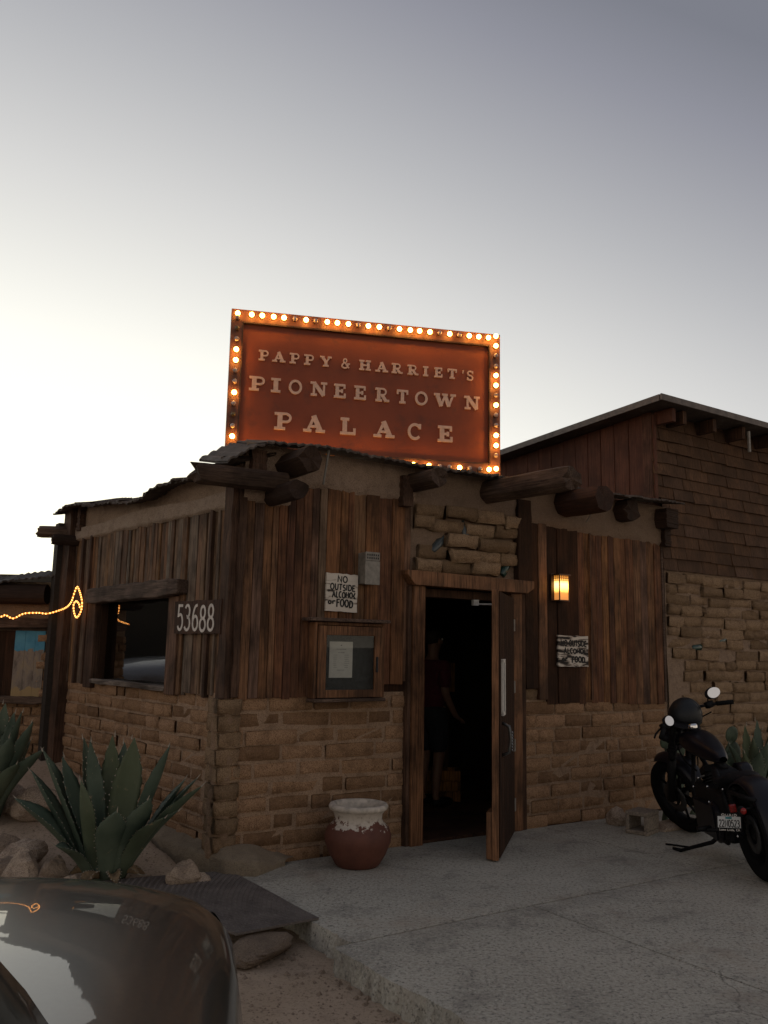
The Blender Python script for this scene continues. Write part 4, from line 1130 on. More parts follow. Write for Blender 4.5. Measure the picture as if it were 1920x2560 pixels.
def board(name, label, fr, u0, u1, v0, v1, n, th, lean, lines, mat, ink, lw, cat='sign', jit=0.04, inset=0.0):
    M0 = fr.M((u0 + u1) / 2, (v0 + v1) / 2, n) @ Matrix.Rotation(lean, 4, 'Y')
    w, h = u1 - u0, v1 - v0
    T = thing(name, label, cat, M0.translation)
    N = 8; rs = random.Random(len(label)); m = MB()
    out = [(-w / 2 + w * i / N, -h / 2 + rs.uniform(-.003, .003)) for i in range(N)] + [(w / 2 + rs.uniform(-.003, .003), -h / 2 + h * i / N) for i in range(N)] + [(w / 2 - w * i / N, h / 2 + rs.uniform(-.004, .004)) for i in range(N)] + [(-w / 2 + rs.uniform(-.003, .003), h / 2 - h * i / N) for i in range(N)]
    m.prism(out, -th, 0.0, M0); m.build('board', mat, T)
    m = MB(); d = 0
    for text, x0, x1, y, hh, tilt in lines:
        d = write(m, text, M0 @ Matrix.Translation((0, -th, 0)), -w / 2 + x0 * w, -w / 2 + x1 * w, -h / 2 + y * h, hh * h, lw, tilt, d, jit)
    tag(m.build('lettering', ink, T), kind='stuff')
    return T
board('painted_sign', 'white wooden board hand-lettered NO OUTSIDE ALCOHOL or FOOD above the menu case', FF, 0.294, 0.580, 1.825, 2.120, 0.036, 0.018, RAD(1.2),
      [('NO', .34, .66, .775, .155, -.02), ('OUTSIDE', .12, .92, .565, .155, -.01), ('ALCOHOl', .19, .93, .365, .15, .0), ('or', .07, .29, .185, .13, 0), ('FOOD', .33, .86, .135, .18, -.03)], mat_board_sign('white_sign_board', 0.3), INK, 0.0105)
board('painted_sign', 'weathered board with faded NO OUTSIDE ALCOHOL or FOOD lettering under the wall lantern', FF, 2.80, 3.20, 1.410, 1.698, 0.040, 0.018, RAD(0.6),
      [('NO', .08, .30, .66, .17, 0), ('OUTSIDE', .36, .94, .66, .18, 0), ('ALCOHOL', .18, .92, .425, .15, 0), ('or', .12, .30, .17, .14, 0), ('FOOD', .44, .88, .145, .17, 0)], mat_board_sign('weathered_sign_board', 2.8), INK, 0.013)
NUMW = mat_plain('white_number_paint', (0.62, 0.56, 0.5), 0.7, noise_amt=0.2)
board('house_number_board', 'brown board with white house number 53688 beside the plank wall window', LL, -0.80, -0.065, 1.630, 1.882, 0.048, 0.022, 0.0,
      [('53688', .075, .87, .12, .74, -.016)], mat_wood('number_board', [(0.10, 0.05, 0.032), (0.11, 0.055, 0.035)], worn=0.1), NUMW, 0.021, jit=0.02)

# ================================================================== things fixed to the front wall
MC = thing('menu_case', 'wooden glass-fronted display case with a white menu page by the doorway', 'display case', FF.P(0.47, 1.15, 0.05))
def fb(name, T, mat, u0, u1, v0, v1, n0, n1, bev=0.0):
    m = MB(); m.fbox(FF, u0, u1, v0, v1, n0, n1); return m.build(name, mat, T, bevel=bev)
fb('case_back', MC, PLANK_BLACK, 0.185, 0.785, 1.165, 1.735, 0.02, 0.042)
fb('case_side', MC, TRIM, 0.165, 0.190, 1.165, 1.735, 0.03, 0.12, .003); fb('case_side', MC, TRIM, 0.785, 0.807, 1.165, 1.735, 0.03, 0.12, .003)
fb('case_side', MC, TRIM, 0.19, 0.785, 1.715, 1.737, 0.03, 0.115, .003)
fb('shelf_top', MC, GREYWOOD, 0.10, 0.83, 1.742, 1.768, 0.03, 0.17, .006); fb('shelf_bottom', MC, GREYWOOD, 0.155, 0.80, 1.138, 1.163, 0.03, 0.16, .006)
for a, b, c, d in ((0.196, 0.262, 1.17, 1.71), (0.705, 0.778, 1.17, 1.71), (0.262, 0.705, 1.64, 1.71), (0.262, 0.705, 1.17, 1.228)):
    fb('door_frame', MC, TRIM, a, b, c, d, 0.115, 0.138, .003)
fb('pin_board', MC, mat_plain('dark_felt', (0.045, 0.05, 0.052), 0.95), 0.192, 0.783, 1.17, 1.712, 0.043, 0.05)
fb('glass', MC, CASEGLASS, 0.262, 0.705, 1.228, 1.64, 0.122, 0.125)
fb('handle', MC, BLACK, 0.712, 0.728, 1.36, 1.48, 0.138, 0.155, .004)
MENU = thing('menu_page', 'white printed menu page pinned inside the glass display case', 'paper', FF.P(0.44, 1.3, 0.06))
fb('page', MENU, mat_plain('paper', (0.62, 0.60, 0.56), 0.9, noise_amt=0.05), 0.338, 0.548, 1.316, 1.592, 0.052, 0.054)
m = MB()
for v, a, b in ((1.532, .40, .49), (1.505, .415, .475)): m.fbox(FF, a, b, v, v + .004, 0.0535, 0.0546)
for i in range(7):
    for a, b in ((.37, .40), (.47, .51)):
        v = 1.487 - i * .0155; m.fbox(FF, a + R(0, .006), b + R(-.004, .01), v, v + .0028, 0.0535, 0.0546)
m.fbox(FF, .41, .475, 1.372, 1.376, 0.0535, 0.0546); m.ball(FF.P(.443, 1.563, .0535), (.006, .006, .006), 6, 4)
m.build('print', mat_plain('grey_print', (0.27, 0.26, 0.25), 0.9), MENU)

MT = thing('meter_box', 'grey sheet-metal utility box with slotted vents mounted high on the planks', 'utility box', FF.P(0.67, 2.05, 0.03))
fb('housing', MT, DULL_STEEL, 0.600, 0.730, 2.050, 2.300, 0.02, 0.13, .004)
fb('cover', MT, DULL_STEEL, 0.596, 0.736, 2.044, 2.232, 0.131, 0.136, .002); fb('cover', MT, DULL_STEEL, 0.598, 0.734, 2.236, 2.304, 0.131, 0.135, .002)
m = MB()
for i in range(6):
    for j in range(2): m.fbox(FF, 0.612 + i * .02, 0.624 + i * .02, 2.248 + j * .024, 2.264 + j * .024, 0.134, 0.1358)
m.build('vent_slots', BLACK, MT)

LN = thing('wall_lantern', 'glowing amber glass wall lantern with a square grille top on dark planks', 'lamp', FF.P(2.82, 2.02, 0.05))
BRZ = mat_plain('lantern_bronze', (0.06, 0.035, 0.022), 0.5, 0.4)
def mat_mica():
    k = NT('glowing_amber_glass')
    z = k.n('ShaderNodeSeparateXYZ'); k.l(k.pos(), z.inputs[0])
    hgt = k.math('ADD', z.outputs['Z'], k.math('MULTIPLY', k.noise(k.pos(), 25, 3), 0.02))
    f = k.n('ShaderNodeMapRange'); f.inputs[1].default_value = 2.03; f.inputs[2].default_value = 2.25; k.l(hgt, f.inputs[0])
    col = k.ramp(f.outputs[0], [(0.0, (0.9, 0.33, 0.08)), (0.28, (0.95, 0.36, 0.07)), (0.5, (1.0, 0.58, 0.12)), (0.72, (1.0, 0.62, 0.16)), (1.0, (0.95, 0.36, 0.05))])
    stg = k.ramp(f.outputs[0], [(0.0, 0.11), (0.3, 0.13), (0.55, 0.75), (0.68, 0.8), (0.95, 0.13)])
    k.color((0.3, 0.15, 0.05)); k.l(col, k.b.inputs['Emission Color'])
    k.l(k.math('MULTIPLY', stg, 6.0), k.b.inputs['Emission Strength']); return k.m
MICA = mat_mica()
lu0, lu1, ln1 = 2.762, 2.882, 0.125
fb('back_plate', LN, BRZ, lu0 - .03, lu1 + .02, 2.015, 2.27, 0.035, 0.046)
fb('cap', LN, BRZ, lu0 - .016, lu1 + .016, 2.252, 2.266, 0.046, ln1 + .016, .002)
fb('base', LN, BRZ, lu0 - .004, lu1 + .004, 2.012, 2.024, 0.046, ln1 + .004)
m = MB(); m.fbox(FF, lu0 + .004, lu1 - .004, 2.024, 2.252, 0.05, ln1 - .004); m.build('glass', MICA, LN)
m = MB(); rw = .008
for a in (lu0, lu1): m.fbox(FF, a - rw / 2, a + rw / 2, 2.024, 2.252, ln1 - rw, ln1 + .0015)
for v in (2.202, 2.224, 2.244): m.fbox(FF, lu0, lu1, v, v + .004, ln1 - .004, ln1 + .0005); m.fbox(FF, lu0 - .0005, lu0 + .004, v, v + .004, 0.05, ln1 - .004); m.fbox(FF, lu1 - .004, lu1 + .0005, v, v + .004, 0.05, ln1 - .004)
for i in range(1, 5): m.fbox(FF, lu0 + i * .024 - .002, lu0 + i * .024 + .002, 2.206, 2.252, ln1 - .003, ln1 + .001)
for i in range(1, 3): m.fbox(FF, lu0 - .001, lu0 + .003, 2.206, 2.252, 0.05 + i * .025 - .002, 0.05 + i * .025 + .002); m.fbox(FF, lu1 - .003, lu1 + .001, 2.206, 2.252, 0.05 + i * .025 - .002, 0.05 + i * .025 + .002)
m.build('grille', BRZ, LN)
_pl = bpy.data.lights.new('lantern_bulb', 'POINT'); _pl.energy = 0.9; _pl.color = (1.0, 0.45, 0.14); _pl.shadow_soft_size = 0.04
_po = bpy.data.objects.new('lantern_bulb', _pl); place(_po, LN, Matrix.Translation(FF.P(2.822, 2.15, 0.19)))

# -- rope light looped round the end post
RL = []
for px, py in ((-60, 1548), (0, 1542), (14, 1538), (33, 1546), (60, 1534), (95, 1532), (118, 1534)): RL.append(at(px, py, 8.72))
for px, py in ((148, 1526), (166, 1518), (178, 1505), (186, 1482), (193, 1467), (200, 1482), (205, 1505), (203, 1525), (196, 1540), (190, 1543), (185, 1530), (184, 1512), (190, 1503), (197, 1509), (200, 1520)):
    d = sight(px, py); o = LL.o + LL.n * 0.125; C = Vector((0, 0, EYE)); RL.append(C + d * ((o - C).dot(LL.n) / d.dot(LL.n)))
def smooth(pts, n=6):
    out = []
    for i in range(len(pts) - 1):
        p0, p1, p2, p3 = pts[max(i - 1, 0)], pts[i], pts[i + 1], pts[min(i + 2, len(pts) - 1)]
        for k in range(n):
            t = k / n
            out.append(0.5 * ((2 * p1) + (p2 - p0) * t + (2 * p0 - 5 * p1 + 4 * p2 - p3) * t * t + (3 * p1 - p0 - 3 * p2 + p3) * t ** 3))
    return out + [pts[-1]]
RLs = smooth(RL, 8)
ROPE = thing('rope_light', 'glowing orange rope light strung along the outbuilding and looped on the post', 'string light', RL[0])
m = MB(); m.tube(RLs, 0.0065, 6); m.build('tube', mat_emit('rope_glow', (1.0, 0.28, 0.04), 1.6), ROPE, smooth=True)
m = MB(); acc = 0.0
for a, b in zip(RLs[:-1], RLs[1:]):
    acc += (b - a).length
    if acc > 0.028: acc = 0; m.ball(b, 0.0085, 6, 4)
tag(m.build('diodes', mat_emit('rope_dots', (1.0, 0.45, 0.12), 5.0), ROPE), kind='stuff')
# ================================================================== plants
def mat_agave():
    k = NT('agave_leaf'); k.setv(Roughness=0.55, Specular_IOR_Level=0.3)
    p = k.pos()
    c = k.ramp(k.noise(p, 5, 4), [(0.3, (0.058, 0.086, 0.060)), (0.7, (0.108, 0.14, 0.10))])
    c = k.mix(c, (0.12, 0.135, 0.06), k.ramp(k.rnd(), [(0.55, 0.0), (1.0, 0.6)]))
    c = k.mix(c, (0.34, 0.25, 0.15), k.ramp(k.noise(p, 13, 6, 0.75, 0.5), [(0.63, 0.0), (0.70, 0.85)]))
    k.color(c); k.bump(k.noise(p, 60, 4), 0.25, 0.006); return k.m
AGAVE = mat_agave()
SPINE = mat_plain('pale_spine', (0.38, 0.33, 0.26), 0.8)
DEADLEAF = mat_plain('withered_leaf', (0.26, 0.18, 0.10), .9, noise_amt=.45, scale=25)
def agave_leaf(T, base, tip, width, droop, cup=0.35, toward=None, dead=False):
    ax = tip - base; L = ax.length
    d = ax.normalized()
    side = d.cross(Vector((0, 0, 1)))
    if side.length < 0.15: side = Vector((1, 0, 0))
    side.normalize()
    if toward is not None: side = (side * math.cos(toward) + d.cross(side) * math.sin(toward)).normalized()
    nor = side.cross(d).normalized()               # upper face of the blade
    NS, NW = 22, 6
    tw = R(-.2, .2)
    prof = lambda t: (0.52 + 0.75 * t if t < 0.35 else 0.78 + 0.22 * math.sin((t - .35) / .3 * math.pi / 2) if t < 0.65 else max(0.012, (1 - ((t - .65) / .35) ** 1.6)))
    vs = []
    for i in range(NS + 1):
        t = i / NS
        c = base + ax * t + Vector((0, 0, droop * math.sin(t * math.pi))) + side * 0.02 * math.sin(t * 3 + tw * 9)
        w = width / 2 * prof(t)
        s = (side * math.cos(tw * t) + nor * math.sin(tw * t)); q = s.cross(d)
        for j in range(NW + 1):
            x = -1 + 2 * j / NW
            jag = 0.0
            if j in (0, NW) and 0.1 < t < 0.93: jag = 0.006 * (1 if i % 2 else -.4)
            vs.append(c + s * (x * (w + jag)) + q * (cup * w * (x * x - .4)))
        for j in range(NW, -1, -1):
            x = -1 + 2 * j / NW
            th = 0.032 * (1 - t) ** .7 * (1 - x * x * .85) + .002
            vs.append(c + s * (x * w * .985) + q * (cup * w * (x * x - .4) - th))
    n = 2 * (NW + 1)
    m = MB(); fs = []
    for i in range(NS):
        for k in range(n): fs.append((i * n + k, i * n + (k + 1) % n, (i + 1) * n + (k + 1) % n, (i + 1) * n + k))
    fs += [tuple(range(n - 1, -1, -1)), tuple(NS * n + k for k in range(n))]
    m.add(vs, fs)
    leaf = m.build('leaf', AGAVE, T, smooth=True)
    m = MB()                                        # terminal spine and edge teeth
    m.tube([tip - d * 0.012, tip + d * R(.02, .035)], [0.005, 0.001], 5)
    for i in range(3, NS - 1):
        for j, sg in ((0, -1), (NW, 1)):
            if R(0, 1) < .75:
                p = vs[i * n + j]; q = side * sg
                m.add([p - d * .006, p + d * .006, p + q * R(.006, .011) + d * R(-.003, .006), p + nor * .003], [(0, 1, 2), (1, 3, 2), (3, 0, 2)])
    tag(m.build('spines', SPINE, leaf), kind='stuff')
    return leaf
def zag(x, y): return (x * .3858, 1780 + y * .3858)
def agave(label, base_px, y, tips, base_z=None, group='agaves'):
    b = at(*zag(*base_px), y); b.z = ground_z(b.x, b.y) + 0.02
    T = thing('agave', label, 'plant', b, group=group)
    for x, yy, dy, w, droop in tips:
        tip = at(*zag(x, yy), y + dy); w *= 1.14
        off = Vector((tip.x - b.x, tip.y - b.y, 0)); off = off.normalized() * min(0.09, off.length * .3) if off.length > .01 else off
        agave_leaf(T, b + off + Vector((0, 0, R(.0, .06))), tip, w, droop, cup=R(.25, .5))
    if base_px[0] > 0:                             # withered leaves round the foot
        for a in (200, 262, 305, 350, 20):
            L_ = R(.22, .34); tp = b + Vector((math.cos(RAD(a)) * L_, math.sin(RAD(a)) * L_, R(.0, .05)))
            lf = agave_leaf(T, b + Vector((math.cos(RAD(a)) * .08, math.sin(RAD(a)) * .08, .05)), tp, R(.05, .08), .03, cup=.9)
            lf.data.materials[0] = DEADLEAF; lf['label'] = 'withered brown leaf'
    m = MB(); m.lathe([(0.0, .22), (.05, .2), (.10, .1), (.12, -.05), (.0, -.06)], 12)
    m.build('heart', AGAVE, T, smooth=True, M=Matrix.Translation(b))
    return T
agave('large blue-green agave with broad spiny leaves growing by the brick wall below the window', (690, 1010), 6.05, [
    (745, 150, .10, .13, .0), (855, 165, -.02, .17, .0), (800, 195, .16, .14, .0), (590, 180, .02, .10, .0), (535, 165, .14, .12, .0), (640, 330, .22, .12, .0),
    (1095, 215, -.05, .16, .02), (1200, 430, .12, .13, .03), (1280, 425, .02, .13, .04), (1312, 475, -.12, .14, .06), (1165, 635, -.22, .13, .05), (1075, 680, -.3, .15, .05),
    (415, 285, .10, .13, .01), (272, 245, .02, .14, .02), (190, 375, .06, .12, .03), (100, 556, -.10, .16, .06), (518, 440, -.18, .16, .02), (352, 862, -.26, .18, .05), (760, 640, -.34, .16, .03), (960, 560, -.26, .15, .03)])
agave('dark green agave half out of frame at the left before the outbuilding', (-90, 440), 7.1, [
    (100, 0, .05, .13, .0), (148, -5, -.05, .14, .0), (206, 60, -.12, .14, .02), (275, 240, -.2, .13, .05), (20, -60, .1, .14, 0), (-60, -110, .1, .14, 0), (-160, -80, .0, .14, 0), (110, 330, -.25, .15, .04), (200, 180, .1, .12, .03), (-250, 60, .0, .14, .03), (-330, 230, -.1, .14, .05), (60, 160, -.25, .15, .02)])
# the agave and prickly pear behind the motorcycle
def zmo(x, y): return (1580 + x * .2532, 1680 + y * .2532)
b = Vector((3.62, 8.55, 0.0))
T = thing('agave', 'dark agave growing against the adobe wall behind the motorcycle', 'plant', b, group='agaves')
for x, y, dy, w, dr in ((1130, 520, .0, .09, .0), (1215, 470, .05, .10, 0), (1290, 560, .1, .10, .0), (1400, 520, .0, .12, .0), (960, 700, -.15, .10, .03), (1110, 790, -.25, .10, .02), (930, 880, -.3, .09, .04), (1340, 700, -.25, .13, .03), (1500, 640, -.1, .12, .04), (1180, 640, -.1, .10, .01), (1260, 780, -.3, .12, .02)):
    agave_leaf(T, b + Vector((R(-.06, .06), R(-.06, .06), .03)), at(*zmo(x, y), 8.55 + dy), w * 1.2, dr)
PEAR = mat_plain('cactus_pad', (0.06, 0.085, 0.05), 0.6, noise_amt=0.4, scale=18)
def pads(label, base, px):
    T = thing('prickly_pear', label, 'cactus', base, group='prickly pears by the wall')
    for cx, cy, rx, rz, y, rot in px:
        c = at(*zmo(cx, cy), y)
        m = MB(); m.ball((0, 0, 0), (rx, .018, rz), 16, 10); m.build('pad', PEAR, T, smooth=True, M=Matrix.Translation(c) @ Matrix.Rotation(rot[0], 4, 'Y') @ Matrix.Rotation(rot[1], 4, 'Z'))
    m = MB(); m.tube([base - Vector((0, 0, .05)), at(*zmo(px[0][0], px[0][1] + 60), px[0][4])], [.03, .02], 8); m.build('stem', PEAR, T)
    return T
pads('prickly pear with one tall oval pad rising behind the motorcycle tank', Vector((3.05, 8.75, 0)), ((985, 620, .068, .085, 8.72, (.25, .2)), (1010, 780, .075, .10, 8.74, (-.2, .3)), (960, 900, .075, .11, 8.72, (.3, .1)), (1000, 1020, .08, .11, 8.74, (0, 0))))
pads('low prickly pear of rounded green pads beside the front fork and brick wall', Vector((2.62, 8.22, 0)), ((400, 780, .07, .10, 8.15, (-.6, .2)), (325, 680, .05, .07, 8.12, (.3, .3)), (470, 760, .05, .09, 8.2, (.1, -.2)), (430, 900, .06, .09, 8.18, (.2, .2)), (450, 1010, .06, .1, 8.2, (0, 0)), (455, 1150, .06, .1, 8.2, (.1, 0))))

# ================================================================== rocks
def rock(label, px, py, y, r, squash=(1, 1, 1), seed=0, name='rock', cat='rock', group='rocks edging the planting bed', mat=ROCK, sink=.3, z=None):
    c = at(px, py, y); gz = ground_z(c.x, c.y) if z is None else z
    m = MB(); N, Mm = 18, 12
    m.ball((0, 0, 0), 1, N, Mm)
    o3 = Vector((seed * 3.7, seed * 1.3, seed))
    for i, v in enumerate(m.v):
        k = 1 + .30 * noise.noise(v * 1.1 + o3) + .16 * noise.noise(v * 2.6 + o3)
        q = v * k
        for ax_ in range(5):                         # chipped flat faces
            d = Vector((math.sin(seed * 1.7 + ax_ * 2.1), math.cos(seed * 2.3 + ax_ * 1.7), math.sin(ax_ * 3.1 + seed) * .7)).normalized()
            h = q.dot(d) - .72
            if h > 0: q -= d * h * .85
        q += v * .045 * noise.noise(v * 7 + o3)
        m.v[i] = Vector((q.x * r * squash[0], q.y * r * squash[1], q.z * r * squash[2]))
    b = Vector((c.x, c.y, max(gz + r * squash[2] * .45, min(c.z, gz + r * squash[2] * .8))))
    o = m.build(name, mat, None, M=Matrix.Translation(b) @ Matrix.Rotation(seed * 1.1, 4, 'Z'))
    return tag(o, label, cat, group)
RK = [
 ('broad pale rock with a crown of chips standing alone right of the agave', 1195, 1010, 5.95, .135, (1.05, .8, .75), 1),
 ('small tan rock touching the right side of the broad pale rock', 1312, 1025, 5.98, .075, (.7, .8, .8), 2),
 ('small upright rock at the left foot of the agave', 462, 1045, 5.75, .085, (.75, .8, 1.05), 3),
 ('low grey rock at the agave foot beside the metal mat', 590, 1100, 5.7, .085, (1.1, .9, .6), 4),
 ('flat pale slab rock nearest the metal mat edge', 715, 1130, 5.62, .13, (1.4, .8, .3), 5),
 ('flat pale rock showing just above the car bonnet edge', 390, 1105, 5.55, .13, (1.3, .9, .45), 6),
 ('pointed dark rock between the agave and the stacked rocks', 345, 985, 5.95, .12, (.95, .9, .9), 7),
 ('large rounded rock leaning on the left stack of rocks', 150, 930, 5.9, .145, (1.05, .9, .85), 8),
 ('big rounded rock at the back of the left stack', 150, 850, 6.2, .16, (1.0, .9, .7), 9),
 ('flat grey slab rock lying before the left stack', 145, 1045, 5.55, .155, (1.3, .9, .45), 10),
 ('brown rock high in the left stack at the frame edge', 35, 800, 6.3, .14, (1.1, .9, .8), 11),
 ('small tan rock tucked under the left stack', 130, 985, 5.75, .085, (1, .9, .7), 12),
 ('rounded boulder under the left agave leaves', 85, 470, 7.3, .16, (1.1, .9, .85), 13),
 ('pale rough block of stone behind the agave by the wall', 240, 500, 7.2, .20, (1.1, .9, .75), 14),
 ('half-buried rock at the left edge below the brown rock', 20, 920, 6.0, .13, (1.1, .9, .7), 15),
 ('small chip of rock in the gap behind the big agave', 430, 470, 6.9, .06, (1.1, .9, .7), 16),
]
for lab, x, y, d, r, sq, sd in RK: rock(lab, *zag(x, y), d, r, sq, sd)
for lab, px, py, d, r, sq, sd in (('angular stone wedged under the raised corner of the metal mat', 652, 2366, 5.0, .17, (1.4, .8, .42), 21),):
    rock(lab, px, py, d, r, sq, sd, group=None, mat=mat_adobe('broken_concrete', (0.24, 0.18, 0.13), (0.34, 0.26, 0.19), (.12, .09, .07)))

# ================================================================== small things on the ground
b = on_ground(893, 2163, 0.0)
POT = thing('clay_pot', 'round red clay pot with a peeling white neck and rim by the door', 'pot', b)
def mat_pot():
    k = NT('peeling_pot_paint'); k.setv(Roughness=0.7)
    p = k.pos(obj=True)
    z = k.n('ShaderNodeSeparateXYZ'); k.l(p, z.inputs[0])
    e = k.math('ADD', z.outputs['Z'], k.math('MULTIPLY', k.math('SUBTRACT', k.noise(p, 13, 6, 0.7), .5), .34))
    clay = k.ramp(k.noise(p, 7, 5), [(.3, (0.085, 0.027, 0.016)), (.7, (0.14, 0.047, 0.028))])
    wh = k.ramp(k.noise(p, 24, 5, .7), [(.3, (0.24, 0.19, 0.15)), (.45, (0.52, 0.46, 0.39)), (.8, (0.62, 0.56, 0.48))])
    k.color(k.mix(clay, wh, k.math('GREATER_THAN', e, .30)))
    k.bump(k.noise(p, 40, 5), .4, .006); return k.m
k_ = 1.0
m = MB(); m.lathe([(0.0, 0), (.145, 0), (.16, .012), (.205, .085), (.238, .165), (.243, .215), (.225, .265), (.185, .30), (.172, .325), (.176, .36), (.195, .385)], 40)
m.build('body', mat_pot(), POT, smooth=True, M=Matrix.Translation(b))
RIMP = mat_plain('rim_white', (0.50, 0.44, 0.37), 0.75, noise_amt=.35, scale=18)
m = MB(); m.lathe([(.195, .385), (.212, .395), (.218, .412), (.210, .428), (.195, .432), (.178, .424), (.166, .40), (.16, .36), (.17, .30), (.2, .24), (.19, .16), (.0, .12)], 40)
m.build('rim', RIMP, POT, smooth=True, M=Matrix.Translation(b))
m = MB(); m.lathe([(0, .275), (.10, .27), (.186, .262)], 24); m.build('soil', mat_plain('potting_soil', (0.03, 0.022, 0.016), 1.0), POT, M=Matrix.Translation(b))

# hollow concrete block
bc = on_ground(1612, 2085, 0.0)
def cblock(label, M, L=.39, D=.19, H=.19):
    T = thing('cinder_block', label, 'concrete block', M.translation)
    m = MB(); w = .035
    m.box((0, -D / 2 + w / 2, H / 2), (L, w, H), M); m.box((0, D / 2 - w / 2, H / 2), (L, w, H), M)
    for x in ((-L / 2 + w / 2, 0, L / 2 - w / 2) if L > .25 else (-L / 2 + w / 2, L / 2 - w / 2)): m.box((x, 0, H / 2 - .0005), (w - .0006, D - 2 * w, H - .001), M)
    m.build('block', mat_plain('cast_block', (0.25, 0.205, 0.16), .95, noise_amt=.4, scale=60), T, bevel=.008)
    return T
cblock('hollow concrete block lying on its side near the front motorcycle wheel', Matrix.Translation(bc + Vector((0.02, 0.08, 0.095))) @ Matrix.Rotation(RAD(-40), 4, 'Z') @ Matrix.Rotation(RAD(90), 4, 'X') @ Matrix.Translation((0, 0, -.095)), L=.20, D=.19, H=.26)
rock('rounded dark stone standing left of the hollow concrete block', 1543, 2052, 8.15, .12, (.85, .7, .9), 31, group=None, z=0.0)
rock('thin flat stone on the pavement behind the concrete block', 1680, 2085, 8.05, .24, (1.2, .5, .25), 32, group=None, z=-.02)

# steel tread plate bridging dirt and pavement
q = [on_ground(575, 2178), on_ground(797, 2300), on_ground(590, 2337), on_ground(235, 2215)]
MAT_T = thing('metal_mat', 'dark steel tread plate bridging the dirt and the concrete path', 'metal plate', (q[0] + q[2]) / 2)
def mat_tread():
    k = NT('tread_plate'); k.setv(Roughness=.62, Metallic=.15)
    p = k.pos((1, 1, 1)); v = k.n('ShaderNodeTexVoronoi'); v.inputs['Scale'].default_value = 48; k.l(p, v.inputs['Vector'])
    c = k.ramp(k.noise(p, 5, 5, .65), [(.3, (0.075, 0.062, 0.055)), (.7, (0.16, 0.135, 0.12))])
    k.color(k.mix(c, (0.22, 0.19, 0.17), k.ramp(v.outputs['Distance'], [(.15, .5), (.4, 0.0)])))
    return k.m
TREAD = mat_tread()
hgt = [.008, .012, .008, .03]
m = MB()
N = 16
def plate(i, j):
    a = q[0].lerp(q[1], j); c = q[3].lerp(q[2], j); r = a.lerp(c, i)
    z0 = (hgt[0] * (1 - j) + hgt[1] * j) * (1 - i) + (hgt[3] * (1 - j) + hgt[2] * j) * i
    r.z = z0 + .004 * noise.noise(Vector((r.x * 3, r.y * 3, 1))); return r
m.grid(plate, N, N)
top_ = list(m.v); b0 = len(m.v); m.v += [p - Vector((0, 0, .012)) for p in top_]
m.f += [tuple(i + b0 for i in f)[::-1] for f in list(m.f)]
per = [i for i in range(N + 1)] + [j * (N + 1) + N for j in range(1, N + 1)] + [N * (N + 1) + i for i in range(N - 1, -1, -1)] + [j * (N + 1) for j in range(N - 1, 0, -1)]
for k in range(len(per)): a, c = per[k], per[(k + 1) % len(per)]; m.f.append((a, a + b0, c + b0, c))
m.build('plate', TREAD, MAT_T)
e1, e2 = (q[1] - q[0]), (q[3] - q[0])
m = MB()
K1, K2 = 46, 40
for i in range(1, K2):
    for j in range(1, K1):
        c = plate(i / K2, j / K1); a = e1.normalized() if (i + j) % 2 else e2.normalized()
        n = Vector((-a.y, a.x, 0)); l, w, h = .012, .0035, .004
        m.add([c + a * l, c + n * w, c - a * l, c - n * w, c + a * l * .5 + Vector((0, 0, h)), c - a * l * .5 + Vector((0, 0, h))], [(0, 1, 4), (1, 5, 4), (1, 2, 5), (2, 3, 5), (3, 4, 5), (3, 0, 4)])
tag(m.build('tread_pattern', TREAD, MAT_T), kind='stuff')
# ================================================================== parked car in the foreground
def mat_paint():
    k = NT('dark_car_paint'); k.setv(Roughness=.32, Metallic=.0, Coat_Weight=0.75, Coat_Roughness=.015, Specular_IOR_Level=.5)
    p = k.pos()
    k.color(k.ramp(k.noise(p, 60, 5, .7), [(.3, (0.022, 0.025, 0.022)), (.75, (0.038, 0.042, 0.037))]))
    k.l(k.ramp(k.noise(p, 9, 5, .65), [(.35, .012), (.75, .035)]), k.b.inputs['Coat Roughness'])
    return k.m
PAINT = mat_paint()
CARGLASS = mat_plain('tinted_car_glass', (0.006, 0.007, 0.007), .03, noise_amt=.1)
TRIMBLK = mat_plain('black_car_trim', (0.006, 0.006, 0.006), .85, spec=.15)
RUBBER = mat_plain('tyre_rubber', (0.008, 0.008, 0.008), .9, spec=.15)
RIMM = mat_plain('alloy_rim', (0.25, 0.25, 0.25), .35, .8)
LAMPG = mat_plain('headlamp_lens', (0.05, 0.05, 0.05), .05)
TAILG = mat_plain('red_lens', (0.25, 0.012, 0.01), .15)
def lerpt(tab, y):
    if y >= tab[0][0]: return tab[0][1]
    for (a, b), (c, d) in zip(tab[:-1], tab[1:]):
        if y >= c:
            t = (a - y) / (a - c); t = t if True else t
            return b + (d - b) * t
    return tab[-1][1]
WT = [(0, .56), (-.04, .66), (-.1, .735), (-.2, .80), (-.35, .85), (-.6, .89), (-1.0, .91), (-3.6, .91), (-4.2, .86), (-4.5, .74), (-4.6, .6)]
ZT = [(0, .765), (-.04, .815), (-.1, .852), (-.2, .892), (-.35, .928), (-.6, .970), (-1.0, 1.000), (-1.5, 1.004), (-2.0, 1.006), (-3.6, 1.06), (-4.2, 1.10), (-4.5, 1.02), (-4.6, .9)]
SEC = [(0, .025), (.35, .022), (.62, .008), (.80, -.014), (.91, -.045), (.965, -.095), (.99, -.17), (1.0, -.28), (.995, -.45), (.97, -.60), (.90, -.68)]
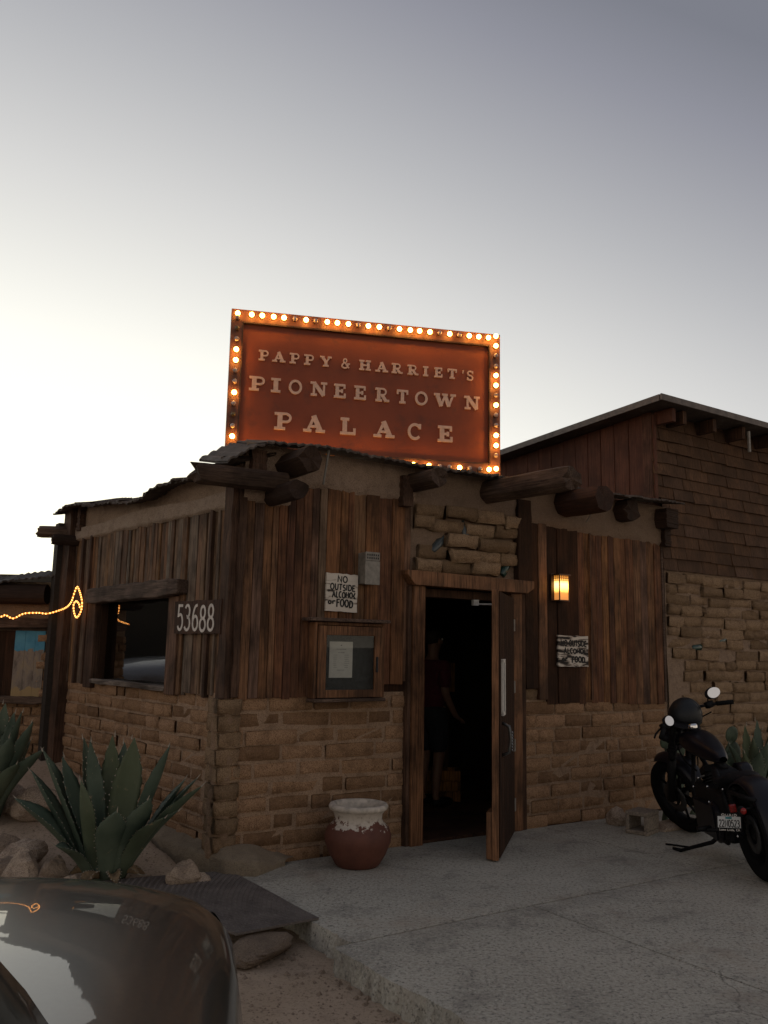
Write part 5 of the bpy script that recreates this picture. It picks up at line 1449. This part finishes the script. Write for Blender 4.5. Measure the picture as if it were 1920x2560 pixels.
def car_body(y, t):                      # t in -1..1 across, right side positive
    w, zt = lerpt(WT, y), lerpt(ZT, y)
    a = abs(t) * (len(SEC) - 1); i = min(int(a), len(SEC) - 2); f = a - i
    def cr(j):
        p0, p1, p2, p3 = [SEC[max(0, min(len(SEC) - 1, i + q))][j] for q in (-1, 0, 1, 2)]
        if i == 0: p0 = (SEC[1][j] if j else -SEC[1][j])
        return .5 * (2 * p1 + (p2 - p0) * f + (2 * p0 - 5 * p1 + 4 * p2 - p3) * f * f + (3 * p1 - p0 - 3 * p2 + p3) * f ** 3)
    # the plan of the nose is bowed: the centre runs ahead of the corners
    x = cr(0) * w
    bow = -.16 * (abs(x) / .9) ** 2.2 * max(0, 1 + y / 1.6) if y > -1.6 else 0
    return Vector((math.copysign(x, t), y + bow, zt + cr(1)))
SILVER = mat_plain('silver_car_paint', (0.6, 0.6, 0.6), .3, .2, coat=1.0, noise_amt=.06)
def make_car(M, label, paint=None):
    PAINT = paint or globals()['PAINT']
    T = thing('parked_car', label, 'car', M.translation, (Matrix.Translation(-M.translation) @ M))
    def cp(name, m, mat, smooth=True, parent=None, bevel=0):
        return m.build(name, mat, parent or T, smooth=smooth, local=True, bevel=bevel)
    ys = [0, -.02, -.04, -.07, -.1, -.15, -.2, -.27, -.35, -.47, -.6, -.8, -1.0, -1.25, -1.5, -1.75, -2.0, -2.4, -3.0, -3.6, -3.9, -4.2, -4.35, -4.5, -4.55, -4.6]
    NT_ = 80
    m = MB(); m.grid(lambda i, j: car_body(ys[int(round(j * (len(ys) - 1)))], -1 + 2 * i), NT_, len(ys) - 1)
    n = NT_ + 1
    for row, yy in ((0, .05), (len(ys) - 1, -4.65)):                       # rounded nose and tail
        b = len(m.v); c = Vector((0, yy, .52))
        for i in range(n):
            p = m.v[row * n + i]; q = c + (p - c) * .55; q.y = p.y * .45 + yy * .55 if row == 0 else yy; m.v.append(q)
        m.v.append(c)
        for i in range(NT_):
            a = row * n + i
            m.f.append((a, b + i, b + i + 1, a + 1) if row == 0 else (a + 1, b + i + 1, b + i, a)); m.f.append((b + i, b + n, b + i + 1) if row == 0 else (b + i + 1, b + n, b + i))
    body = cp('body', m, PAINT)
    def base(x): return -1.29 - 1.80 * abs(x) ** 2.09
    def cowl(i, j):
        x = -.82 + 1.64 * i; y = base(x) + .05 - .20 * j
        return Vector((x, y, lerpt(ZT, y) + .03 - .03 * (x / .9) ** 2 + .012 + .035 * j * j))
    m = MB(); m.grid(cowl, 30, 4); cp('cowl_panel', m, TRIMBLK)
    m = MB(); m.tube([cowl(i / 30, 0) + Vector((0, .004, .002)) for i in range(31)], .006, 6); cp('bonnet_edge', m, PAINT, parent=body)
    def glass(i, j):
        x = (-.82 + 1.64 * i); y0 = base(x) - .13
        k = 1 - .20 * j
        return Vector((x * k, y0 + (-2.72 - .25 * x * x - y0) * j, 1.17 + .50 * j + .05 * math.sin(j * math.pi) - .02 * (x / .8) ** 2))
    m = MB(); m.grid(glass, 20, 8); cp('windscreen', m, CARGLASS)
    def roofc(i, j):
        x = -.66 + 1.32 * i; y = -2.72 - .25 * (x / .8) ** 2 * .64 - 1.5 * j
        return Vector((x, y, 1.67 - .02 * (x / .8) ** 2 + .03 * math.sin(j * math.pi) - .05 * j))
    m = MB(); m.grid(roofc, 12, 8); cp('roof', m, PAINT)
    for sx in (-1, 1):
        m = MB(); m.grid(lambda i, j: Vector((sx * (.83 - .17 * j - .02 * math.sin(j * 3.14)), (-2.45 - 1.85 * i) + (-.42 + .62 * i) * j, 1.12 + .53 * j)), 10, 5); cp('side_window', m, CARGLASS)
        m = MB(); m.tube([Vector((sx * .81, -2.36, 1.14)), Vector((sx * .74, -2.62, 1.42)), Vector((sx * .665, -2.88, 1.66))], [.05, .04, .035], 8); cp('pillar', m, PAINT)
        m = MB(); m.ball((sx * 1.0, -2.55, 1.14), (.11, .06, .075), 12, 8); mir = cp('door_mirror', m, PAINT)
        m = MB(); m.tube([Vector((sx * .86, -2.52, 1.08)), Vector((sx * .95, -2.54, 1.11))], .025, 6); cp('mirror_arm', m, TRIMBLK, parent=mir)
        m = MB(); m.grid(lambda i, j: car_body(-.02 - .40 * i, sx * (.445 + .15 * j)) * 1 + Vector((sx * .004, .006, .002)), 10, 6); cp('headlight', m, LAMPG)
        m = MB(); m.tube([car_body(y, sx * .33) + Vector((0, 0, -.003)) for y in (-.22, -.35, -.6, -1.0, -1.5, -1.9)], .003, 5); cp('bonnet_gap', m, TRIMBLK, parent=body)
        for yy in (-.92, -3.65):
            m = MB(); Mw = Matrix.Translation((sx * .80, yy, .35)) @ Matrix.Rotation(math.pi / 2, 4, 'Y')
            m.lathe([(.20, -.11), (.30, -.12), (.345, -.09), (.352, 0), (.345, .09), (.30, .12), (.20, .11)], 28, Mw); tyre = cp('wheel', m, RUBBER)
            m = MB(); m.lathe([(0, sx * .07), (.06, sx * .10), (.2, sx * .105), (.215, sx * .115)], 20, Mw); cp('rim', m, RIMM, parent=tyre)
            m = MB(); m.lathe([(.0, sx * .06), (.40, sx * .06)], 24, Mw); cp('wheel_arch', m, TRIMBLK)
    m = MB(); m.grid(lambda i, j: Vector((-.5 + i, .03 - .16 * (2 * abs(i - .5) * .5) ** 2, .45 + .2 * j)), 16, 6); cp('grille', m, TRIMBLK)
    return T
CARM = Matrix.Translation((-1.345, 3.05, -.105)) @ Matrix.Rotation(RAD(8), 4, 'Z')
make_car(CARM, 'glossy black car with its bonnet reflecting the sky, in the near left corner', None)
make_car(Matrix.Translation((-5.0, 9.2, .36)) @ Matrix.Rotation(RAD(-80), 4, 'Z'), 'silver car parked out of frame at the left, mirrored in the plank wall window', SILVER)

# ================================================================== motorcycle
MOTO_B = Vector((2.735, 6.27, 0.0))
MM_ = Matrix.Translation(MOTO_B) @ Matrix.Rotation(RAD(-1.2), 4, 'Z') @ Matrix.Rotation(RAD(-8.5), 4, 'Y')
MOTO = thing('motorcycle', 'black cruiser motorcycle leaning on its kickstand by the adobe wall', 'motorcycle', MOTO_B, Matrix.Translation(-MOTO_B) @ MM_)
GLOSS = mat_plain('gloss_black', (0.004, 0.004, 0.008), .42, spec=.35, coat=.04, noise_amt=.1)
SATIN = mat_plain('satin_black', (0.006, 0.006, 0.007), .6, spec=.22)
CHROME = mat_plain('chrome', (0.7, 0.7, 0.7), .12, 1.0, noise_amt=.05)
LEATHER = mat_plain('seat_vinyl', (0.006, 0.006, 0.008), .7, spec=.2)
HEAD = Vector((0, 1.20, .84))
ST = Matrix.Translation(HEAD) @ Matrix.Rotation(RAD(25), 4, Vector((0, -.5, .866))) @ Matrix.Translation(-HEAD)
def mp(name, m, mat, parent=None, M=None, smooth=True, bevel=0):
    return m.build(name, mat, parent or MOTO, smooth=smooth, local=True, M=(M if parent is None else None), bevel=bevel)
def wheel(y, r, tw, M, spokes):
    A = Matrix.Translation((0, y, r)) @ Matrix.Rotation(math.pi / 2, 4, 'Y')
    m = MB(); pr = []
    for i in range(15):
        a = -math.pi * .80 + math.pi * 1.6 * i / 14; pr.append((r - tw * .8 + tw * .8 * math.cos(a), tw * math.sin(a)))
    m.lathe(pr, 44, A, closed=True); ty = mp('wheel', m, RUBBER, M=M)
    m = MB(); ri = r - tw * 1.45
    m.lathe([(ri, -.045), (ri + .025, -.05), (ri + .025, .05), (ri, .045), (ri - .012, 0)], 36, A, closed=True); rim = mp('rim', m, SATIN, parent=ty)
    m = MB()
    for k in range(spokes):
        a = 2 * math.pi * k / spokes
        m.tube([A @ Vector((.03 * math.cos(a), .03 * math.sin(a), 0)), A @ Vector((ri * math.cos(a + .06), ri * math.sin(a + .06), 0))], [.014, .011], 6)
    m.lathe([(0, -.06), (.045, -.06), (.05, 0), (.045, .06), (0, .06)], 14, A); mp('spokes', m, SATIN, parent=ty)
    m = MB(); m.lathe([(.07, .062), (.13, .062), (.13, .068), (.07, .068)], 28, A, closed=True); m.lathe([(.07, -.068), (.13, -.068), (.13, -.062), (.07, -.062)], 28, A, closed=True); mp('brake_disc', m, mat_plain('dark_disc', (0.06, 0.06, 0.06), .5, .5), parent=ty)
    return ty
wheel(0, .325, .088, None, 9)
wheel(1.62, .335, .07, ST, 9)
def fender(y, z, r, w, a0, a1, mat, M=None, name='fender'):
    m = MB(); N, K = 20, 8
    def fn(i, j):
        a = RAD(a0 + (a1 - a0) * j); b = math.pi * (i - .5) * .96
        rr = r - .045 + .05 * math.cos(b); return Vector((w * math.sin(b), y + rr * math.cos(a), z + rr * math.sin(a)))
    m.grid(fn, K, N); o = mp(name, m, mat, M=M)
    s = o.modifiers.new('thick', 'SOLIDIFY'); s.thickness = .004; return o
fender(0, .325, .385, .105, 35, 178, GLOSS)
fender(1.62, .335, .38, .085, 78, 155, GLOSS, ST)
# tank
m = MB()
def tank(i, j):
    y = .50 + .68 * j; e = math.sin(min(1, j * 1.02) * math.pi) ** .45
    w = (.055 + .115 * (j ** .8)) * (.55 + .45 * e); a = 2 * math.pi * i
    zc = .76 + .10 * j; h = (.07 + .055 * j) * (.35 + .65 * e)
    return Vector((w * math.copysign(abs(math.cos(a)) ** .8, math.cos(a)), y, zc + h * math.copysign(abs(math.sin(a)) ** .85, math.sin(a)) * (1 if math.sin(a) > 0 else .7)))
m.grid(tank, 28, 16); tk = mp('fuel_tank', m, GLOSS)
m = MB(); m.lathe([(0, .015), (.033, .012), (.038, 0), (.038, -.02)], 18, Matrix.Translation((-.035, .98, .985))); mp('fuel_cap', m, CHROME, parent=tk)
# seat
m = MB()
def seat(i, j):
    y = .62 - .62 * j; w = (.10 + .05 * math.sin(j * 3.1)) * (1 - .25 * (j > .9)); zc = .70 - .085 * math.sin(min(j * 1.5, 1) * math.pi * .8) + .04 * j; a = 2 * math.pi * i
    k = .35 + .65 * math.sin(max(.04, min(.96, j)) * math.pi) ** .4
    return Vector((w * math.cos(a) * k, y, zc + .05 * math.sin(a) * k))
m.grid(seat, 20, 14); mp('seat', m, LEATHER)
# frame, engine
m = MB()
for sx in (-1, 1):
    m.tube([(0, 1.16, .80), (sx * .10, 1.02, .50), (sx * .13, .90, .22), (sx * .13, .35, .20), (sx * .13, .18, .45), (sx * .09, .45, .70)], .019, 8)
    m.tube([(sx * .13, .30, .34), (sx * .13, 0, .325)], .024, 8)
    m.tube([(sx * .13, .12, .60), (sx * .10, -.25, .60)], .017, 8)
m.tube([(0, 1.18, .86), (0, .5, .70)], .026, 8); m.tube([(0, 1.17, .74), (0, 1.22, .93)], .038, 10)
mp('frame', m, SATIN)
m = MB(); m.box((0, .60, .38), (.27, .66, .36)); m.box((0, .30, .50), (.20, .26, .26)); eng = mp('engine', m, SATIN, smooth=False, bevel=.03)
for a, yy in ((22, .74), (-23, .52)):
    Mc = Matrix.Translation((0, yy, .42)) @ Matrix.Rotation(RAD(-a), 4, 'X')
    m = MB(); m.lathe([(0, 0), (.06, 0), (.06, .24), (0, .25)], 16, Mc)
    for k in range(8): m.lathe([(.055, .03 + k * .022), (.088, .03 + k * .022), (.088, .038 + k * .022), (.055, .038 + k * .022)], 16, Mc, closed=True)
    m.box((0, 0, .245), (.14, .13, .05), Mc); mp('cylinder', m, SATIN, parent=eng, smooth=False)
Mx = Matrix.Rotation(math.pi / 2, 4, 'Y')
m = MB(); m.lathe([(0, -.165), (.10, -.165), (.12, -.15), (.12, -.10), (0, -.10)], 24, Matrix.Translation((0, .80, .33)) @ Mx); m.lathe([(0, -.165), (.13, -.165), (.15, -.145), (.15, -.10), (0, -.10)], 24, Matrix.Translation((0, .50, .32)) @ Mx); m.box((-.145, .65, .325), (.06, .42, .24)); mp('primary_cover', m, GLOSS, parent=eng, smooth=False)
m = MB(); m.lathe([(0, .24), (.07, .24), (.085, .22), (.085, .13), (0, .13)], 22, Matrix.Translation((0, .64, .62)) @ Mx); mp('air_cleaner', m, GLOSS, parent=eng)
m = MB(); m.tube([(.13, .82, .42), (.18, .78, .25), (.19, .5, .21), (.20, -.15, .24), (.20, -.42, .26)], [.025, .026, .03, .045, .045], 12); m.tube([(.13, .52, .42), (.19, .5, .30), (.20, .2, .32), (.20, -.38, .35)], [.025, .026, .04, .04], 12); mp('exhaust', m, SATIN)
for sx in (-1, 1):
    m = MB(); m.tube([(sx * .125, .02, .36), (sx * .115, .16, .60)], .026, 10)
    for k in range(8): t = .15 + k * .09; p = Vector((sx * .125, .02, .36)).lerp(Vector((sx * .115, .16, .60)), t); m.ball(p, (.036, .036, .007), 10, 4)
    mp('shock_absorber', m, SATIN)
m = MB(); m.tube([(-.13, .30, .30), (-.30, .42, .30)], .014, 8); m.box((-.27, .40, .31), (.10, .045, .03)); mp('foot_peg', m, SATIN)
m = MB(); m.tube([(.13, .30, .30), (.30, .42, .30)], .014, 8); mp('foot_peg', m, SATIN)
# kickstand: foot on the ground left of the bike
inv = MM_.inverted(); foot = inv @ Vector((2.40, 7.12, .012))
m = MB(); m.tube([(-.11, .58, .2), (-.16, .62, .15), foot], [.017, .016, .013], 8); m.tube([foot, foot + Vector((-.03, .09, .0))], [.016, .012], 6); mp('kickstand', m, SATIN)
m = MB(); m.tube([inv @ Vector((2.35, 7.33, .014)), inv @ Vector((2.5, 7.2, .02)), foot], .008, 6); mp('stand_tip', m, SATIN)
# front end, turned to the left
fk = None
for sx in (-1, 1):
    m = MB(); m.tube([(sx * .105, 1.62, .335), (sx * .105, 1.41, .70)], .038, 10); m.tube([(sx * .10, 1.41, .70), (sx * .10, 1.22, 1.02)], .023, 10)
    for k in range(6): m.lathe([(.022, k * .022), (.037, k * .022 + .006), (.037, k * .022 + .014), (.022, k * .022 + .02)], 12, Matrix.Translation((sx * .10, 1.395 - k * .0, .72)) @ Matrix.Rotation(RAD(30), 4, 'X'))
    mp('fork_tube', m, SATIN, M=ST)
m = MB(); m.box((0, 1.25, .98), (.27, .07, .035)); m.box((0, 1.36, .79), (.27, .07, .04)); mp('fork_yoke', m, SATIN, M=ST, smooth=False, bevel=.01)
m = MB(); m.lathe([(0, -.13), (.05, -.12), (.085, -.05), (.092, .02), (.088, .03), (0, .045)], 22, Matrix.Translation((0, 1.42, .90)) @ Matrix.Rotation(-math.pi / 2, 4, 'X')); mp('headlight', m, GLOSS, M=ST)
m = MB(); hb = smooth([Vector(p) for p in ((-.40, 1.02, 1.02), (-.30, 1.09, 1.045), (-.16, 1.20, 1.06), (0, 1.22, 1.04), (.16, 1.20, 1.06), (.30, 1.09, 1.045), (.40, 1.02, 1.02))], 4)
m.tube(hb, .0125, 8); HB = mp('handlebar', m, SATIN, M=ST)
for sx in (-1, 1):
    m = MB(); m.tube([(sx * .30, 1.09, 1.045), (sx * .41, 1.01, 1.018)], .019, 10); mp('grip', m, RUBBER, parent=HB)
    m = MB(); m.box((sx * .255, 1.125, 1.055), (.06, .05, .05)); m.tube([(sx * .27, 1.15, 1.05), (sx * .36, 1.13, 1.03), (sx * .42, 1.08, 1.02)], .008, 6); mp('lever', m, SATIN, parent=HB)
    m = MB(); m.tube([(sx * .25, 1.13, 1.06), (sx * .255, 1.12, 1.10), ((.30 if sx > 0 else -.21), 1.10, 1.12)], .006, 6); mp('mirror_stalk', m, SATIN, parent=HB)
    Mm = Matrix.Translation((.315 if sx > 0 else -.215, 1.10, 1.135 if sx > 0 else 1.085)) @ Matrix.Rotation(RAD(-sx * 6), 4, 'Z') @ Matrix.Rotation(RAD(-10), 4, 'X')
    if sx < 0: Mm = Mm @ Matrix.Diagonal((.72, 1, .95, 1))
    m = MB(); m.ball((0, .015, 0), (.074, .025, .05), 18, 10, Mm); mi = mp('mirror', m, SATIN, M=ST)
    out = [(.066 * math.cos(a) * (1.0 if math.cos(a) * sx > 0 else .9), .043 * math.sin(a)) for a in [2 * math.pi * k / 20 for k in range(20)]]
    m = MB(); m.prism(out, -.012, -.006, Mm); mp('mirror_glass', m, mat_plain('mirror_silver', (0.9, 0.9, 0.9), .02, 1.0, noise_amt=.02), parent=mi, smooth=False)
    m = MB(); m.ball((sx * .19, 1.27, .93), (.032, .045, .03), 12, 8); mp('turn_signal', m, SATIN, M=ST)
    m = MB(); m.tube([(sx * .09, -.22, .55), (sx * .19, -.24, .55)], .008, 6); m.ball((sx * .2, -.25, .55), (.028, .04, .028), 12, 8); ts = mp('turn_signal', m, SATIN)
    m = MB(); m.ball((sx * .2, -.283, .55), (.022, .012, .022), 10, 6); mp('lens', m, TAILG, parent=ts)
m = MB(); m.tube(smooth([Vector(p) for p in ((-.2, 1.16, 1.05), (-.12, 1.34, .95), (-.08, 1.25, .7), (-.06, 1.0, .62))], 5), .007, 5); m.tube(smooth([Vector(p) for p in ((.2, 1.16, 1.05), (.1, 1.36, .93), (.12, 1.5, .6), (.08, 1.6, .40))], 5), .006, 5); mp('cables', m, RUBBER)
m = MB()
for p in ((-.14, .9, .52), (-.12, .62, .56), (-.15, .55, .46), (-.12, .80, .60), (-.15, .06, .40), (-.13, .25, .60), (-.17, .0, .325), (-.12, .42, .36)): m.ball(p, .010, 8, 6)
mp('bolt_heads', m, CHROME)
# side-mounted plate at the left of the rear axle
pc = inv @ at(1823, 2056, 6.18)
PL = Matrix.Translation(pc) @ Matrix.Rotation(RAD(8.5), 4, 'Y') @ Matrix.Rotation(RAD(-6), 4, 'Z')
m = MB(); m.box((0, .006, 0), (.172, .010, .118), PL); m.tube([PL @ Vector((.02, .01, -.03)), Vector((-.12, .02, .30))], .012, 6); m.tube([PL @ Vector((.02, .01, .04)), Vector((-.12, .10, .45))], .010, 6); HOLD = mp('plate_holder', m, SATIN, smooth=False)
def pp(name, m, mat): return m.build(name, mat, HOLD, local=True)
m = MB(); m.box((0, 0.0, .002), (.152, .004, .074), PL); pp('licence_plate', m, mat_plain('plate_white', (0.62, 0.63, 0.62), .5, noise_amt=.05))
m = MB(); m.box((-.004, -.0024, .030), (.042, .001, .014), PL); pp('plate_sticker', m, mat_plain('teal_print', (0.03, 0.22, 0.24), .6))
m = MB(); d_ = write(m, '22N0523', PL @ Matrix.Translation((0, -.002, 0)), -.068, .068, -.030, .046, .0055); pp('plate_number', m, INK)
m = MB(); write(m, 'QUAID', PL @ Matrix.Translation((0, .001, 0)), -.050, .052, .0415, .014, .0034); write(m, 'Loma Linda, CA', PL @ Matrix.Translation((0, .001, 0)), -.066, .068, -.055, .0125, .0026); pp('holder_lettering', m, WHITE_PAINT)
tl = inv @ at(1832, 2021, 6.2)
m = MB(); m.box(tl, (.045, .03, .055)); mp('tail_light', m, TAILG, smooth=False, bevel=.008)
# helmet hung over the bars
hc = at(1713, 1790, 7.52)
HEL = thing('helmet', 'matte black open helmet with a short peak hung on the motorcycle handlebar', 'helmet', hc)
MH = Matrix.Translation(hc) @ Matrix.Rotation(RAD(-32), 4, 'Z') @ Matrix.Rotation(RAD(10), 4, 'Y') @ Matrix.Rotation(RAD(12), 4, 'X')
m = MB()
def shell(i, j):
    a = 2 * math.pi * i; t = RAD(108) * j
    r = 1.0 if t < 1.5 else 1 - .1 * (t - 1.5)
    return MH @ Vector((.128 * math.sin(t) * math.cos(a) * r, .155 * math.sin(t) * math.sin(a) * r, .145 * math.cos(t)))
m.grid(shell, 30, 16); hs = m.build('shell', mat_plain('matte_helmet', (0.010, 0.012, 0.014), .5, spec=.35), HEL, smooth=True); s_ = hs.modifiers.new('thick', 'SOLIDIFY'); s_.thickness = .012
m = MB()
def peak(i, j):
    a = RAD(-150 + 120 * i); return MH @ Vector(((.130 + .06 * j) * math.cos(a), (.157 + .07 * j) * math.sin(a), -.012 - .030 * j))
m.grid(peak, 14, 3); pk = m.build('peak', SATIN, HEL, smooth=True); s_ = pk.modifiers.new('thick', 'SOLIDIFY'); s_.thickness = .004
m = MB()
m.tube([MH @ Vector((.134 * math.cos(RAD(a)), .162 * math.sin(RAD(a)), .0)) for a in range(-180, 181, 12)], .006, 6); m.build('edge_trim', RUBBER, HEL)

# ================================================================== person and things inside the doorway
PB = Vector((.515, 8.85, .015))
PERS = thing('person', 'person in a maroon shirt and dark shorts standing inside the dark doorway', 'person', PB, Matrix.Rotation(RAD(-50), 4, 'Z'))
def skin(name, verts, edges, rad, mat, root=0, sub=2):
    me = bpy.data.meshes.new(name); me.from_pydata(verts, edges, []); me.update(); me.materials.append(mat)
    o = bpy.data.objects.new(name, me); place(o, PERS, None, True)
    sm = o.modifiers.new('skin', 'SKIN'); sm.use_smooth_shade = True
    for i, r in enumerate(rad):
        d = me.skin_vertices[0].data[i]; d.radius = r if hasattr(r, '__len__') else (r, r); d.use_root = (i == root)
    ss = o.modifiers.new('sub', 'SUBSURF'); ss.levels = ss.render_levels = sub
    return o
V = [(0, 0, .93), (0, .01, 1.10), (0, .0, 1.30), (0, .0, 1.42), (0, .02, 1.50), (0, .035, 1.58), (0, .03, 1.68)]
Rr = [(.15, .105), (.135, .095), (.16, .105), (.075, .07), (.055, .055), (.075, .09), (.06, .075)]
E_ = [(i, i + 1) for i in range(6)]
def chain(start, pts):
    p = start
    for c, r in pts: V.append(c); Rr.append(r); E_.append((p, len(V) - 1)); p = len(V) - 1
    return p
for sx in (-1, 1):
    h = chain(2, [((sx * .17, 0, 1.37), .055), ((sx * .22, -.02, 1.10), .042), ((sx * .21, .12, .90), .03), ((sx * .205, .17, .85), (.022, .036))])
    for k, (dx, L) in enumerate(((-.03, .062), (-.010, .072), (.010, .076), (.028, .068))):
        chain(h, [((sx * .205 + dx * .5, .19 + L * .5, .835), .0095), ((sx * .205 + dx * .7, .185 + L, .80), .008)])
    chain(h, [((sx * .18, .19, .87), .011), ((sx * .165, .215, .855), .009)])
    f = chain(0, [((sx * .095, 0, .86), .095), ((sx * .10, .02, .50), .058), ((sx * .10, -.015, .30), .052), ((sx * .10, -.03, .09), .036), ((sx * .105, .03, .04), .036), ((sx * .115, .13, .03), .032)])
SKINM = mat_plain('skin', (0.22, 0.12, 0.075), .6, noise_amt=.08)
skin('body', V, E_, Rr, SKINM)
SH = mat_plain('maroon_shirt', (0.075, 0.008, 0.017), .9)
v = [(0, 0, .84), (0, .01, 1.10), (0, 0, 1.30), (0, 0, 1.42)]; r = [(.195, .14), (.165, .122), (.178, .122), (.09, .08)]; e = [(0, 1), (1, 2), (2, 3)]
for sx in (-1, 1): v += [(sx * .18, 0, 1.37), (sx * .225, -.02, 1.14)]; r += [.075, .068]; e += [(2, len(v) - 2), (len(v) - 2, len(v) - 1)]
skin('shirt', v, e, r, SH)
v = [(0, 0, 1.04), (0, 0, .90)]; r = [(.165, .12), (.172, .127)]; e = [(0, 1)]
for sx in (-1, 1): v += [(sx * .095, .0, .82), (sx * .10, .02, .50)]; r += [.11, .098]; e += [(1, len(v) - 2), (len(v) - 2, len(v) - 1)]
skin('shorts', v, e, r, mat_plain('dark_shorts', (0.02, 0.02, 0.024), .9))
HAIR = mat_plain('dark_hair', (0.03, 0.02, 0.014), .8)
m = MB(); m.ball((0, .012, 1.655), (.082, .098, .088), 16, 10); m.build('hair', HAIR, PERS, smooth=True, local=True)
m = MB(); m.ball((0, .135, 1.605), (.012, .018, .02), 8, 6); m.build('nose', SKINM, PERS, smooth=True, local=True)
for sx in (-1, 1):
    m = MB(); m.ball((sx * .032, .112, 1.635), .012, 8, 6); m.build('eye', WHITE_PAINT, PERS, smooth=True, local=True)
    m = MB(); m.ball((sx * .079, .03, 1.61), (.012, .022, .032), 8, 6); m.build('ear', SKINM, PERS, smooth=True, local=True)
    m = MB(); m.ball((sx * .11, .06, .045), (.05, .14, .05), 14, 8); m.build('shoe', SATIN, PERS, smooth=True, local=True)
m = MB(); m.box((0, .118, 1.565), (.045, .012, .010)); m.build('mouth', SH, PERS, local=True)

CRT = mat_wood('orange_crate_wood', [(0.42, 0.19, 0.05), (0.46, 0.21, 0.06)], worn=.1, pale=(.5, .3, .12))
c0, c1 = at(1050, 2008, 9.1), at(1150, 1938, 9.1)
CR = thing('crate', 'orange wooden crate on the floor behind the person', 'crate', Vector(((c0.x + c1.x) / 2, 9.2, .015)))
w_, h_ = c1.x - c0.x, .31
for i in range(3):
    z = .02 + h_ / 3 * (i + .5)
    for yy in (9.05, 9.33): m = MB(); m.box(((c0.x + c1.x) / 2, yy, z), (w_, .014, h_ / 3 - .012)); m.build('slat', CRT, CR)
for xx in (c0.x + .012, c1.x - .012): m = MB(); m.box((xx, 9.19, .02 + h_ / 2), (.02, .266, h_)); m.build('end_panel', CRT, CR)
c0, c1 = at(1099, 1729, 9.7), at(1137, 1657, 9.7)
ST_ = thing('notice_stand', 'tan board on a post standing deep inside the doorway', 'notice stand', Vector(((c0.x + c1.x) / 2, 9.72, .015)))
m = MB(); m.box(((c0.x + c1.x) / 2, 9.7, (c0.z + c1.z) / 2), (c1.x - c0.x, .02, c1.z - c0.z)); m.build('board', CRT, ST_)
m = MB(); m.box(((c0.x + c1.x) / 2, 9.735, .6), (.05, .04, 1.2)); m.box(((c0.x + c1.x) / 2, 9.735, .03), (.35, .3, .03)); m.build('post', DARKWOOD, ST_)
